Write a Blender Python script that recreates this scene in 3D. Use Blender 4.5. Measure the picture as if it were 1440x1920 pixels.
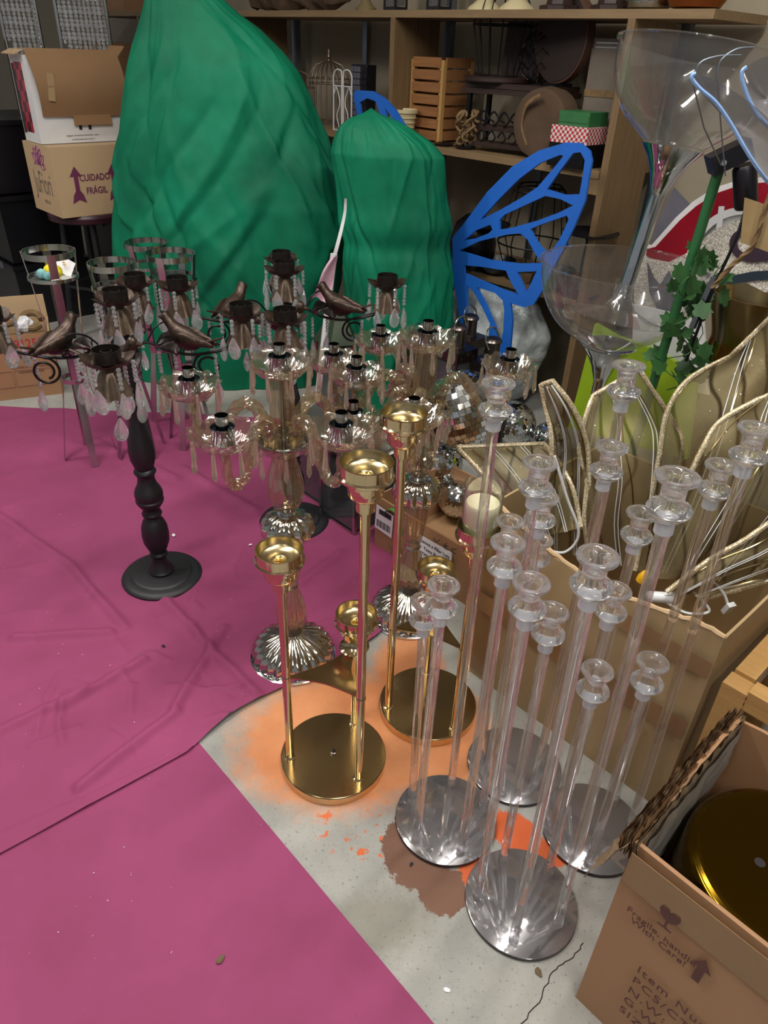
import bpy, bmesh, math, random
from mathutils import Vector, Matrix, Euler, noise
from mathutils.geometry import tessellate_polygon
random.seed(7)
sc = bpy.context.scene
for o in list(bpy.data.objects): bpy.data.objects.remove(o)
COL = sc.collection
R = math.radians
# ------------------------------------------------------------ camera
FPX, PITCH, ROLL, CAMH = 1345.0, R(32.9), R(2.4), 1.5
_f = Vector((0, math.cos(PITCH), -math.sin(PITCH))); _u = Vector((0, math.sin(PITCH), math.cos(PITCH))); _r = Vector((1, 0, 0))
CR = _r*math.cos(ROLL) + _u*math.sin(ROLL); CU = -_r*math.sin(ROLL) + _u*math.cos(ROLL); CF = _f
CP = Vector((0, 0, CAMH))
cam = bpy.data.cameras.new('camera'); camo = bpy.data.objects.new('camera', cam); COL.objects.link(camo)
cam.sensor_fit = 'VERTICAL'; cam.sensor_height = 36.0; cam.lens = FPX/1920*36.0; cam.clip_start = 0.05; cam.clip_end = 60
m = Matrix((CR, CU, -CF)).transposed().to_4x4(); m.translation = CP; camo.matrix_world = m
sc.camera = camo
# ------------------------------------------------------------ world, lamps, exposure
w = bpy.data.worlds.new('world'); sc.world = w; w.use_nodes = True
bg = w.node_tree.nodes['Background']; bg.inputs[0].default_value = (0.93, 0.95, 1.0, 1); bg.inputs[1].default_value = 0.17
LAMPS = [(0.5, 1.3, 2.9, 27), (-1.2, 1.6, 2.9, 30), (0.6, -1.0, 2.9, 23), (-1.3, -1.0, 2.9, 9), (-2.7, 2.3, 2.9, 20)]
for i, (x, y, z, p) in enumerate(LAMPS):
    for k, (rx, e) in enumerate(((0, 1.0), (math.pi, .42))):      # each tube lights the floor and, more weakly, the ceiling
        l = bpy.data.lights.new('fluorescent_lamp', 'AREA'); l.shape = 'RECTANGLE'; l.size = 1.25; l.size_y = 0.12; l.energy = p*e; l.color = (1.0, 0.97, 0.92)
        lo = bpy.data.objects.new('fluorescent_lamp', l); COL.objects.link(lo); lo.location = (x, y, z+.03*k); lo.rotation_euler = (rx, 0, R(45))
sc.view_settings.view_transform = 'Standard'; sc.view_settings.look = 'None'; sc.view_settings.gamma = 1; sc.view_settings.exposure = 0.42
sc.view_settings.use_curve_mapping = False
sc.cycles.max_bounces = 16; sc.cycles.transmission_bounces = 14; sc.cycles.transparent_max_bounces = 40; sc.cycles.glossy_bounces = 5; sc.cycles.diffuse_bounces = 3
# ------------------------------------------------------------ pixel -> place
def ray(x, y): return (x-720)/FPX*CR - (y-960)/FPX*CU + CF
def at(x, y, z=0.0):
    d = ray(x, y); return CP + d*((z-CAMH)/d.z)
def atY(x, y, Y):
    d = ray(x, y); return CP + d*(Y/d.y)
def over(P, x, y):
    """point of the pixel ray above ground point P (same horizontal distance)"""
    d = ray(x, y); t = (d.x*P.x + d.y*P.y)/(d.x*d.x + d.y*d.y); return CP + d*t
# ------------------------------------------------------------ mesh building
def V(*a): return Vector(a)
def frame(z, x=None):
    z = Vector(z).normalized()
    if x is None: x = Vector((1, 0, 0)) if abs(z.x) < .9 else Vector((0, 1, 0))
    x = Vector(x); x = (x - z*x.dot(z)).normalized(); return x, z.cross(x), z
class MB:
    def __init__(s): s.v = []; s.f = []
    def add(s, vs, fs):
        n = len(s.v); s.v += [tuple(v) for v in vs]; s.f += [tuple(i+n for i in f) for f in fs]; return s
    def box(s, c, d, rot=None, taper=1.0):
        x, y, z = d[0]/2, d[1]/2, d[2]/2; vs = []
        for k in (-1, 1):
            t = 1.0 if k < 0 else taper
            for a, b in ((-1, -1), (1, -1), (1, 1), (-1, 1)): vs.append(Vector((a*x*t, b*y*t, k*z)))
        if rot is not None:
            rm = rot if isinstance(rot, Matrix) else Euler(rot).to_matrix()
            vs = [rm @ v for v in vs]
        c = Vector(c); return s.add([v+c for v in vs], [(3, 2, 1, 0), (4, 5, 6, 7), (0, 1, 5, 4), (1, 2, 6, 5), (2, 3, 7, 6), (3, 0, 4, 7)])
    def lathe(s, prof, seg=24, c=(0, 0, 0), axis=(0, 0, 1), flute=0, famp=0.0, twist=0.0, cap=True, scallop=None):
        X, Y, Z = frame(axis, (1, 0, 0) if abs(Vector(axis).normalized().x) < .9 else (0, 1, 0)); c = Vector(c); vs = []; fs = []
        for j, p in enumerate(prof):
            r, z = p[0], p[1]; fa = p[2] if len(p) > 2 else famp
            for i in range(seg):
                a = 2*math.pi*i/seg + twist*j; rr = r*(1 + (fa*math.cos(flute*a) if flute else 0)); zz = z
                if scallop and j >= scallop[2]: zz += scallop[1]*math.cos(scallop[0]*a)
                vs.append(c + X*(rr*math.cos(a)) + Y*(rr*math.sin(a)) + Z*zz)
        n = len(prof)
        for j in range(n-1):
            for i in range(seg):
                i2 = (i+1) % seg; fs.append((j*seg+i, j*seg+i2, (j+1)*seg+i2, (j+1)*seg+i))
        if cap:
            if prof[0][0] > 1e-6: fs.append(tuple(range(seg-1, -1, -1)))
            if prof[-1][0] > 1e-6: fs.append(tuple((n-1)*seg+i for i in range(seg)))
        return s.add(vs, fs)
    def tube(s, pts, r, seg=8, cap=True, lobes=0, lamp=0.0, twist=0.0, flat=1.0, up=None, closed=False):
        pts = [Vector(p) for p in pts]; n = len(pts); vs = []; fs = []; X = None
        for j, p in enumerate(pts):
            if closed: t = pts[(j+1) % n]-pts[j-1]
            else: t = pts[min(j+1, n-1)]-pts[max(j-1, 0)]
            if X is None: X, Y, Z = frame(t, up)
            else: X, Y, Z = frame(t, X if up is None else up)
            rr = r[j] if isinstance(r, (list, tuple)) else r
            for i in range(seg):
                a = 2*math.pi*i/seg; q = rr*(1+lamp*math.cos(lobes*a)) if lobes else rr; b = a+twist*j
                vs.append(p + X*(q*math.cos(b)) + Y*(q*flat*math.sin(b)))
        m = n if closed else n-1
        for j in range(m):
            for i in range(seg):
                i2 = (i+1) % seg; k = (j+1) % n; fs.append((j*seg+i, j*seg+i2, k*seg+i2, k*seg+i))
        if cap and not closed: fs += [tuple(range(seg-1, -1, -1)), tuple((n-1)*seg+i for i in range(seg))]
        return s.add(vs, fs)
    def ball(s, c, r, seg=12, rings=8, rot=None):
        r = (r, r, r) if not isinstance(r, (tuple, list)) else r; c = Vector(c); vs = [Vector((0, 0, -r[2]))]; fs = []
        for j in range(1, rings):
            a = -math.pi/2 + math.pi*j/rings
            for i in range(seg):
                b = 2*math.pi*i/seg; vs.append(Vector((r[0]*math.cos(a)*math.cos(b), r[1]*math.cos(a)*math.sin(b), r[2]*math.sin(a))))
        vs.append(Vector((0, 0, r[2]))); T = len(vs)-1
        for i in range(seg):
            i2 = (i+1) % seg; fs.append((0, 1+i2, 1+i)); fs.append((T, 1+(rings-2)*seg+i, 1+(rings-2)*seg+i2))
            for j in range(rings-2): fs.append((1+j*seg+i, 1+j*seg+i2, 1+(j+1)*seg+i2, 1+(j+1)*seg+i))
        if rot is not None:
            rm = rot if isinstance(rot, Matrix) else Euler(rot).to_matrix(); vs = [rm @ v for v in vs]
        return s.add([v+c for v in vs], fs)
    def plate(s, outer, holes, t, o, ex, ey):
        """flat cut-out: outline + holes in 2D, extruded by t, placed on frame o, ex, ey"""
        o, ex, ey = Vector(o), Vector(ex), Vector(ey); ez = ex.cross(ey).normalized()
        loops = [outer]+list(holes); flat = [p for l in loops for p in l]
        tri = tessellate_polygon([[Vector((p[0], p[1], 0)) for p in l] for l in loops])
        P = lambda p, k: o + ex*p[0] + ey*p[1] + ez*(k*t/2)
        N = len(flat); vs = [P(p, 1) for p in flat]+[P(p, -1) for p in flat]; fs = []
        for a, b, c in tri:
            A, B, C2 = flat[a], flat[b], flat[c]
            cr = (B[0]-A[0])*(C2[1]-A[1])-(B[1]-A[1])*(C2[0]-A[0])
            if cr < 0: a, c = c, a
            fs += [(a, b, c), (c+N, b+N, a+N)]
        k = 0
        for l in loops:
            n = len(l)
            for i in range(n): j = (i+1) % n; fs.append((k+i, k+j, k+j+N, k+i+N))
            k += n
        return s.add(vs, fs)
    def grid(s, fn, nu, nv, wrapu=False):
        vs = [fn(i/(nu if wrapu else nu-1), j/(nv-1)) for j in range(nv) for i in range(nu)]; fs = []
        for j in range(nv-1):
            for i in range(nu if wrapu else nu-1):
                i2 = (i+1) % nu; fs.append((j*nu+i, j*nu+i2, (j+1)*nu+i2, (j+1)*nu+i))
        return s.add(vs, fs)
    def mesh(s, name, smooth=35):
        me = bpy.data.meshes.new(name); me.from_pydata(s.v, [], s.f)
        b = bmesh.new(); b.from_mesh(me); bmesh.ops.recalc_face_normals(b, faces=b.faces); b.to_mesh(me); b.free()
        if smooth: me.shade_smooth(); me.set_sharp_from_angle(angle=R(smooth))
        me.update(); return me
    def build(s, name, mt, parent=None, smooth=35, loc=None, rot=None):
        return put(name, s.mesh(name, smooth), mt, parent, loc, rot)
def put(name, me, mt=None, parent=None, loc=None, rot=None, scale=None):
    if mt is not None and not me.materials: me.materials.append(mt)
    o = bpy.data.objects.new(name, me); COL.objects.link(o)
    if parent is not None: o.parent = parent
    if loc is not None: o.location = loc
    if rot is not None:
        if isinstance(rot, Matrix): o.rotation_euler = rot.to_euler()
        else: o.rotation_euler = rot
    if scale is not None: o.scale = scale
    return o
def tag(o, label, cat, group=None, kind=None):
    o['label'] = label; o['category'] = cat
    if group: o['group'] = group
    if kind: o['kind'] = kind
    return o
def thing(name, label, cat, loc=(0, 0, 0), rz=0.0, group=None, rot=None):
    o = bpy.data.objects.new(name, None); COL.objects.link(o); o.location = loc; o.rotation_euler = rot if rot is not None else (0, 0, rz); o.empty_display_size = .05
    return tag(o, label, cat, group)
def struct(o, label=None):
    o['kind'] = 'structure'
    if label: o['label'] = label
    return o
def copy_tree(o, parent=None):
    c = o.copy(); COL.objects.link(c); c.parent = parent
    for ch in list(o.children): copy_tree(ch, c)
    return c
def text(parent, s, size, o, ex, ey, mt, name='lettering', align='CENTER', ext=0.0004, bold=0.0, space=1.0, xs=1.0):
    cu = bpy.data.curves.new(name, 'FONT'); cu.body = s; cu.size = size; cu.extrude = ext; cu.align_x = align; cu.align_y = 'CENTER'; cu.offset = bold; cu.space_character = space; cu.resolution_u = 3
    tmp = bpy.data.objects.new('tmp', cu); COL.objects.link(tmp); dg = bpy.context.evaluated_depsgraph_get(); me = bpy.data.meshes.new_from_object(tmp.evaluated_get(dg)); bpy.data.objects.remove(tmp); bpy.data.curves.remove(cu)
    me.materials.clear(); t = put(name, me, mt, parent)
    ex, ey = Vector(ex).normalized(), Vector(ey).normalized(); ez = ex.cross(ey)
    mm = Matrix((ex*xs, ey, ez)).transposed().to_4x4(); mm.translation = Vector(o) + ez*0.0006; t.matrix_local = mm; return t
def spline(pts, n=6, closed=False):
    pts = [Vector(p) for p in pts]; N = len(pts); out = []
    rng = range(N) if closed else range(N-1)
    for i in rng:
        if closed: p0, p1, p2, p3 = pts[i-1], pts[i], pts[(i+1) % N], pts[(i+2) % N]
        else: p0, p1, p2, p3 = pts[max(i-1, 0)], pts[i], pts[i+1], pts[min(i+2, N-1)]
        for k in range(n):
            t = k/n; out.append(.5*((2*p1)+(-p0+p2)*t+(2*p0-5*p1+4*p2-p3)*t*t+(-p0+3*p1-3*p2+p3)*t*t*t))
    if not closed: out.append(pts[-1])
    return out
def pl(pts): return [tuple(p)[:2] for p in pts]
# ------------------------------------------------------------ materials
def srgb(h):
    h = h.lstrip('#'); c = [int(h[i:i+2], 16)/255 for i in (0, 2, 4)]
    return tuple((x/12.92 if x <= .04045 else ((x+.055)/1.055)**2.4) for x in c)+(1,)
class NT:
    def __init__(s, name):
        s.m = bpy.data.materials.new(name); s.m.use_nodes = True; s.t = s.m.node_tree; s.n = s.t.nodes; s.p = s.n['Principled BSDF']; s.out = s.n['Material Output']
    def new(s, t, **k):
        n = s.n.new(t)
        for a, b in k.items():
            if a.startswith('i_'): n.inputs[int(a[2:]) if a[2:].isdigit() else a[2:].replace('_', ' ')].default_value = b
            else: setattr(n, a, b)
        return n
    def link(s, a, b): s.t.links.new(a, b)
    def coord(s): return s.new('ShaderNodeTexCoord').outputs['Object']
    def noise(s, scale, detail=4, rough=.55, vec=None):
        n = s.new('ShaderNodeTexNoise'); n.inputs['Scale'].default_value = scale; n.inputs['Detail'].default_value = detail; n.inputs['Roughness'].default_value = rough
        s.link(vec or s.coord(), n.inputs['Vector']); return n.outputs['Fac']
    def ramp(s, fac, stops, interp='LINEAR'):
        r = s.new('ShaderNodeValToRGB'); r.color_ramp.interpolation = interp; e = r.color_ramp.elements
        while len(e) < len(stops): e.new(.5)
        for i, (p, c) in enumerate(stops): e[i].position = p; e[i].color = c if len(c) == 4 else tuple(c)+(1,)
        s.link(fac, r.inputs[0]); return r.outputs[0]
    def mix(s, fac, a, b, mode='MIX'):
        n = s.new('ShaderNodeMix', data_type='RGBA', blend_type=mode)
        for sock, v in ((n.inputs[0], fac), (n.inputs[6], a), (n.inputs[7], b)):
            if hasattr(v, 'links'): s.link(v, sock)
            else: sock.default_value = v
        return n.outputs[2]
    def math(s, op, a, b=0.0, c=None):
        n = s.new('ShaderNodeMath', operation=op)
        for i, v in enumerate((a, b) if c is None else (a, b, c)):
            if hasattr(v, 'links'): s.link(v, n.inputs[i])
            else: n.inputs[i].default_value = v
        return n.outputs[0]
    def bump(s, h, strength=.3, dist=.002):
        b = s.new('ShaderNodeBump'); b.inputs['Strength'].default_value = strength; b.inputs['Distance'].default_value = dist; s.link(h, b.inputs['Height']); s.link(b.outputs[0], s.p.inputs['Normal'])
    def set(s, **k):
        for a, v in k.items():
            i = s.p.inputs[a.replace('_', ' ')]
            if hasattr(v, 'links'): s.link(v, i)
            else: i.default_value = v
        return s
def shade(c, k): return tuple(min(1, x*k) for x in c[:3])+(1,)
def mat(name, col, rough=.5, metal=0.0, var=.12, scale=14.0, bump=0.0, bscale=60.0, spec=.5, **k):
    t = NT(name); c = srgb(col)
    f = t.noise(scale); t.set(Base_Color=t.ramp(f, [(.3, shade(c, 1-var)), (.7, shade(c, 1+var))]), Roughness=rough, Metallic=metal)
    t.p.inputs['Specular IOR Level'].default_value = spec
    if bump: t.bump(t.noise(bscale, 3), bump, .003)
    t.set(**k); return t.m
def wood(name, c1, c2, scale=6.0, rough=.6, axis=0, stretch=14.0):
    t = NT(name); mp = t.new('ShaderNodeMapping'); t.link(t.coord(), mp.inputs[0]); sc3 = [stretch]*3; sc3[axis] = 1.0; mp.inputs['Scale'].default_value = sc3
    f = t.noise(scale, 5, .6, mp.outputs[0]); f2 = t.noise(scale*.25, 3, .5)
    a = t.ramp(f, [(.3, srgb(c1)), (.7, srgb(c2))]); t.set(Base_Color=t.mix(f2, a, shade(srgb(c1), .8)), Roughness=rough); t.bump(f, .15, .002); return t.m
def metal(name, col, rough=.15, var=.05, bump=0.0, bscale=30): return mat(name, col, rough, 1.0, var, 6.0, bump, bscale)
def glass(name, col=(1, 1, 1, 1), ior=1.49, rough=0.0):
    t = NT(name); f = t.noise(9.0); t.set(Base_Color=t.ramp(f, [(.3, shade(col, .98)), (.7, col)]), Roughness=rough, IOR=ior); t.p.inputs['Transmission Weight'].default_value = 1.0; return t.m
def thin_glass(name, col, refl=1.0, blend=.35, rough=.02, body=None, bodyamt=0.0, bump=0.0, bscale=40):
    """thin-walled clear shell: tinted see-through plus facing-dependent mirror"""
    t = NT(name); t.n.remove(t.p)
    tr = t.new('ShaderNodeBsdfTransparent'); gl = t.new('ShaderNodeBsdfGlossy'); gl.inputs['Roughness'].default_value = rough; gl.inputs[0].default_value = (refl, refl, refl, 1)
    f = t.noise(7.0); t.link(t.ramp(f, [(.3, shade(col, .97)), (.7, col)]), tr.inputs[0])
    lw = t.new('ShaderNodeLayerWeight'); lw.inputs['Blend'].default_value = .5
    fr = t.math('ADD', t.math('MULTIPLY', t.math('POWER', lw.outputs['Facing'], 2.6), .85), blend*.22)
    if bump:
        b = t.new('ShaderNodeBump'); b.inputs['Strength'].default_value = bump; b.inputs['Distance'].default_value = .004; t.link(t.noise(bscale, 2), b.inputs['Height']); t.link(b.outputs[0], gl.inputs['Normal']); t.link(b.outputs[0], lw.inputs['Normal'])
    mx = t.new('ShaderNodeMixShader'); t.link(fr, mx.inputs[0]); t.link(tr.outputs[0], mx.inputs[1]); t.link(gl.outputs[0], mx.inputs[2]); res = mx.outputs[0]
    if bodyamt:
        d = t.new('ShaderNodeBsdfDiffuse'); d.inputs[0].default_value = body; m2 = t.new('ShaderNodeMixShader'); m2.inputs[0].default_value = bodyamt; t.link(res, m2.inputs[1]); t.link(d.outputs[0], m2.inputs[2]); res = m2.outputs[0]
    t.link(res, t.out.inputs[0]); return t.m
M = {}
M['wood'] = wood('shelf_wood', '#826a4a', '#a08560', 5, .6, 0)
M['woodv'] = wood('upright_wood', '#715a3d', '#927550', 5, .6, 2)
M['crate'] = wood('crate_wood', '#8a5a34', '#b07c4a', 8, .6, 0)
M['pine'] = wood('pine_wood', '#b98d54', '#d2a868', 8, .5, 0)
M['darkwood'] = wood('dark_stained_wood', '#2a1a16', '#4a3029', 8, .5, 0)
M['slice'] = mat('dark_round_wood', '#2c1f1b', .7, 0, .15, 8)
M['slicerim'] = mat('bark_rim_wood', '#54392b', .7, 0, .15, 20)
M['wall'] = mat('beige_painted_wall', '#9c917d', .85, 0, .06, 3, .1, 40)
M['ceil'] = mat('grey_ceiling', '#c8c6c0', .9, 0, .05, 3)
M['steel'] = metal('galvanised_steel', '#8d97a3', .35, .1)
M['black'] = mat('black_satin_paint', '#17151a', .42, 0, .2, 10, .06, 80)
M['blackmatte'] = mat('black_charred_base', '#1d1c20', .5, 0, .15, 12)
M['blackplastic'] = mat('black_plastic', '#0d0c12', .35, 0, .15, 5)
M['wire'] = mat('black_wire', '#100e10', .45, .3)
M['bronze'] = mat('aged_bronze', '#3f3129', .38, .6, .35, 40, .3, 140)
M['bronzedark'] = mat('dark_bronze_socket', '#2c2624', .36, .6, .25, 20)
M['copperleaf'] = mat('antique_copper_leaf', '#7a6859', .36, .65, .35, 35, .2, 150)
M['chrome'] = metal('chrome', '#d4d8dc', .06)
M['chromecup'] = metal('chrome_candle_cup', '#9da2a6', .1)
M['chromedull'] = metal('worn_silver_plate', '#b9bab6', .18, .12)
M['pewter'] = metal('antique_pewter', '#6b6360', .3, .3, .2, 60)
M['gold'] = metal('polished_gold', '#d3bf9a', .09, .05)
M['golddark'] = metal('brass_plate', '#b29d72', .2, .1)
M['goldbrush'] = metal('brushed_brass_cup', '#cdbb90', .22, .08)
M['golddrum'] = metal('yellow_gold_drum', '#7f6118', .14, .08)
M['goldhammer'] = metal('hammered_antique_gold', '#a3793a', .16, .15, .9, 26)
def cutglass(name, tint, tr_amt, ior=1.5, body=.12):
    t = NT(name); f = t.noise(40.0); t.set(Base_Color=t.ramp(f, [(.3, shade(tint, .96)), (.7, tint)]), Roughness=0.01, IOR=ior); t.p.inputs['Transmission Weight'].default_value = 1.0
    tr = t.new('ShaderNodeBsdfTransparent'); tr.inputs[0].default_value = tint; mx = t.new('ShaderNodeMixShader'); mx.inputs[0].default_value = tr_amt; t.link(t.p.outputs[0], mx.inputs[1]); t.link(tr.outputs[0], mx.inputs[2])
    d = t.new('ShaderNodeBsdfDiffuse'); d.inputs[0].default_value = tint; m2 = t.new('ShaderNodeMixShader'); m2.inputs[0].default_value = body; t.link(mx.outputs[0], m2.inputs[1]); t.link(d.outputs[0], m2.inputs[2]); t.link(m2.outputs[0], t.out.inputs[0]); return t.m
def acryl():
    t = NT('clear_acrylic'); f = t.noise(9.0); t.set(Base_Color=t.ramp(f, [(.3, (.97, .97, .98, 1)), (.7, (1, 1, 1, 1))]), Roughness=0.0, IOR=1.42); t.p.inputs['Transmission Weight'].default_value = 1.0
    tr = t.new('ShaderNodeBsdfTransparent'); tr.inputs[0].default_value = (.96, .96, .97, 1); mx = t.new('ShaderNodeMixShader'); mx.inputs[0].default_value = .45; t.link(t.p.outputs[0], mx.inputs[1]); t.link(tr.outputs[0], mx.inputs[2]); t.link(mx.outputs[0], t.out.inputs[0]); return t.m
M['acrylic'] = acryl()
M['acrylichead'] = cutglass('acrylic_head', (.98, .98, 1, 1), .15, 1.45, .04)
M['frost'] = thin_glass('frosted_socket', (.75, .76, .8, 1), .9, .5, .2, (.8, .81, .85, 1), .32)
M['smoke'] = mat('smoked_mirror_acrylic', '#a3a1a5', .06, .75, .04, 5)
M['smokeedge'] = mat('dark_acrylic_edge', '#26252a', .2)
M['crystal'] = cutglass('cut_crystal', (.97, .98, 1, 1), .30); M['bead'] = cutglass('crystal_bead', (.95, .97, .98, 1), .15)
M['amber'] = thin_glass('champagne_glass', (.88, .84, .76, 1), .95, .5, .02, (.5, .42, .32, 1), .03, .25, 45)
M['amberdrop'] = cutglass('champagne_prism', (.86, .76, .66, 1), .30)
M['amberstem'] = thin_glass('champagne_stem', (.80, .71, .57, 1), .95, .55, .02, (.55, .43, .28, 1), .10, .2, 45)
M['mercury'] = metal('mirror_glass_base', '#cfcac0', .08, .1, .25, 25)
M['clearbowl'] = thin_glass('clear_plastic_bowl', (.88, .88, .88, 1), .9, .22, .05, (.62, .6, .58, 1), .05)
M['clearglass'] = thin_glass('clear_tumbler', (.93, .95, .94, 1), 1.0, .5, .01)
M['pane'] = thin_glass('lantern_pane', (.55, .58, .58, 1), .9, .3, .02, (.3, .32, .33, 1), .12)
M['wax'] = mat('ivory_wax', '#efe6bf', .45, 0, .04, 6)
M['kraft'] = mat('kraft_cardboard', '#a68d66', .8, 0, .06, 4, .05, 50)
M['kraftdark'] = mat('dark_cardboard', '#957350', .75, 0, .07, 4, .08, 30)  # darker brown board, used for carton bottoms, flaps and some whole cartons
M['kraftlight'] = mat('pale_cardboard', '#c3a680', .8, 0, .05, 4)
M['brownbox'] = mat('brown_cardboard', '#a27a58', .7, 0, .06, 4, .05, 50)
M['corrug'] = mat('torn_cardboard_core', '#8a7459', .95, 0, .3, 80, .8, 60)
M['tape'] = mat('glossy_packing_tape', '#8a6a48', .18, 0, .08, 5)
M['foil'] = mat('silver_foil_lining', '#a9a9a6', .45, .25, .25, 18, .8, 30)
M['white'] = mat('white_card', '#dcdcdc', .6, 0, .03)
M['paper'] = mat('white_paper', '#e8e8ec', .7, 0, .03)
M['ink'] = mat('black_ink', '#2c2a2e', .7); M['pinkink'] = mat('purple_ink', '#8a3a7c', .7); M['plum'] = mat('plum_ink', '#6e2d50', .7); M['redink'] = mat('red_ink', '#a8323a', .7); M['greenink'] = mat('green_ink', '#4f8a36', .7); M['greyink'] = mat('grey_ink', '#75655a', .8); M['brownink'] = mat('brown_ink', '#5c3a34', .8)
M['blue'] = mat('blue_painted_board', '#1f66c8', .5, 0, .04, 6)
M['lime'] = mat('lime_green_paint', '#97b81f', .45, 0, .04, 4)
M['red'] = mat('glossy_red_panel', '#8c0f22', .18, 0, .06, 4)
M['purple'] = mat('dark_plum_panel', '#3a2836', .45, 0, .06, 4)
M['slate'] = mat('grey_panel', '#5d5c66', .5)
M['navy'] = mat('dark_teal_stripe', '#22303a', .5)
M['greenpole'] = mat('green_coated_pole', '#2a5f35', .35, 0, .08, 8)
M['leaf'] = mat('ivy_leaf', '#2a5426', .5, 0, .35, 30); M['stem'] = mat('ivy_stem', '#3a5a2c', .6)
M['pom_y'] = mat('yellow_pompom', '#e0d02a', .95, 0, .2, 60, .8, 90); M['pom_b'] = mat('blue_pompom', '#8fc8cc', .95, 0, .2, 60, .8, 90)
M['cream'] = mat('cream_ceramic', '#d2c49a', .35, 0, .04)
M['pink'] = mat('pink_cloth', '#d8b0c0', .8, 0, .05)
M['greenpaint'] = mat('green_painted_box', '#2f6b3c', .5); M['taupe'] = mat('taupe_album', '#6f6459', .6)
M['plastic_w'] = mat('white_plastic', '#d9dadc', .35, 0, .03); M['yellowplastic'] = mat('yellow_plastic', '#e0a81e', .4)
M['rattan'] = mat('dried_rope', '#7a6040', .8, 0, .25, 40, .5, 100)
M['beigeleaf'] = mat('dry_paper_leaf', '#b59a6e', .7); M['lanterngreen'] = mat('dark_green_lantern', '#33402c', .4, .3)
M['maroon'] = mat('maroon_seat', '#3a1a24', .4)
M['buffbag'] = mat('brown_padded_bag', '#54402f', .85, 0, .15, 12, .3, 30)
M['copper'] = metal('copper_bowl', '#b97b52', .2); M['antler'] = mat('gnarled_dark_wood', '#4a3726', .8, 0, .4, 25, .6, 40)
M['brass_old'] = mat('old_cream_brass', '#8a7a55', .5, .3, .2)
M['mirror'] = metal('mirror_tile', '#eef2f3', .06, .03); M['grout'] = mat('disco_grout', '#8d918f', .6)
M['debris'] = mat('dry_leaf_scrap', '#6b5a44', .9); M['dark'] = mat('dark_crumb', '#2b2529', .9)
def gingham():
    t = NT('red_gingham_cloth'); br = t.new('ShaderNodeTexChecker'); br.inputs['Scale'].default_value = 90; t.link(t.coord(), br.inputs[0]); br.inputs[1].default_value = srgb('#b8283c'); br.inputs[2].default_value = srgb('#d8cfc6'); t.set(Base_Color=br.outputs[0], Roughness=.8); return t.m
M['gingham'] = gingham()
def plaid():
    t = NT('red_plaid_print'); br = t.new('ShaderNodeTexChecker'); br.inputs['Scale'].default_value = 22; t.link(t.coord(), br.inputs[0]); br.inputs[1].default_value = srgb('#a81f36'); br.inputs[2].default_value = srgb('#4a1020'); t.set(Base_Color=br.outputs[0], Roughness=.4); return t.m
M['plaid'] = plaid()
def glitter(name, a, b, scale=420, rough=.3, metalv=.6):
    t = NT(name); v = t.new('ShaderNodeTexVoronoi'); v.inputs['Scale'].default_value = scale; t.link(t.coord(), v.inputs[0])
    s = t.new('ShaderNodeSeparateColor'); t.link(v.outputs['Color'], s.inputs[0])
    t.set(Base_Color=t.ramp(s.outputs[0], [(.1, srgb(a)), (.75, srgb(b)), (.95, (1, .98, .92, 1))]), Roughness=rough, Metallic=metalv); t.bump(s.outputs[1], .9, .002); return t.m
M['silverglitter'] = glitter('silver_glitter_board', '#a59c8d', '#ece5d8', 330, .4, .1)
M['goldglitter'] = glitter('gold_glitter_trim', '#a08a62', '#d8c8a2', 500, .4, .3)
def organza():
    t = NT('gold_organza_mesh'); t.n.remove(t.p); co = t.coord()
    d = t.new('ShaderNodeBsdfDiffuse'); g = t.new('ShaderNodeBsdfGlossy'); g.inputs[0].default_value = srgb('#d6c79a'); g.inputs['Roughness'].default_value = .5; tr = t.new('ShaderNodeBsdfTransparent'); tr.inputs[0].default_value = (.95, .9, .8, 1)
    f = t.noise(5.0); t.link(t.ramp(f, [(.3, srgb('#5e5540')), (.7, srgb('#85795a'))]), d.inputs[0])
    w = t.new('ShaderNodeTexWave'); w.inputs['Scale'].default_value = 5.0; w.inputs['Distortion'].default_value = 6.0; w.inputs['Detail'].default_value = 1.0; t.link(co, w.inputs[0])
    line = t.ramp(w.outputs['Fac'], [(.0, (1, 1, 1, 1)), (.10, (0, 0, 0, 1))])
    sp = t.new('ShaderNodeTexVoronoi'); sp.inputs['Scale'].default_value = 55; t.link(co, sp.inputs[0]); spk = t.ramp(sp.outputs['Distance'], [(.05, (1, 1, 1, 1)), (.09, (0, 0, 0, 1))])
    m1 = t.new('ShaderNodeMixShader'); m1.inputs[0].default_value = .14; t.link(d.outputs[0], m1.inputs[1]); t.link(g.outputs[0], m1.inputs[2])
    d2 = t.new('ShaderNodeBsdfDiffuse'); d2.inputs[0].default_value = srgb('#4a4030'); m2 = t.new('ShaderNodeMixShader'); t.link(line, m2.inputs[0]); t.link(m1.outputs[0], m2.inputs[1]); t.link(d2.outputs[0], m2.inputs[2])
    g2 = t.new('ShaderNodeBsdfGlossy'); g2.inputs['Roughness'].default_value = .25; g2.inputs[0].default_value = (1, .95, .8, 1); m3 = t.new('ShaderNodeMixShader'); t.link(spk, m3.inputs[0]); t.link(m2.outputs[0], m3.inputs[1]); t.link(g2.outputs[0], m3.inputs[2])
    m4 = t.new('ShaderNodeMixShader'); m4.inputs[0].default_value = .56; t.link(tr.outputs[0], m4.inputs[1]); t.link(m3.outputs[0], m4.inputs[2]); t.link(m4.outputs[0], t.out.inputs[0]); return t.m
M['organza'] = organza()
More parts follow.
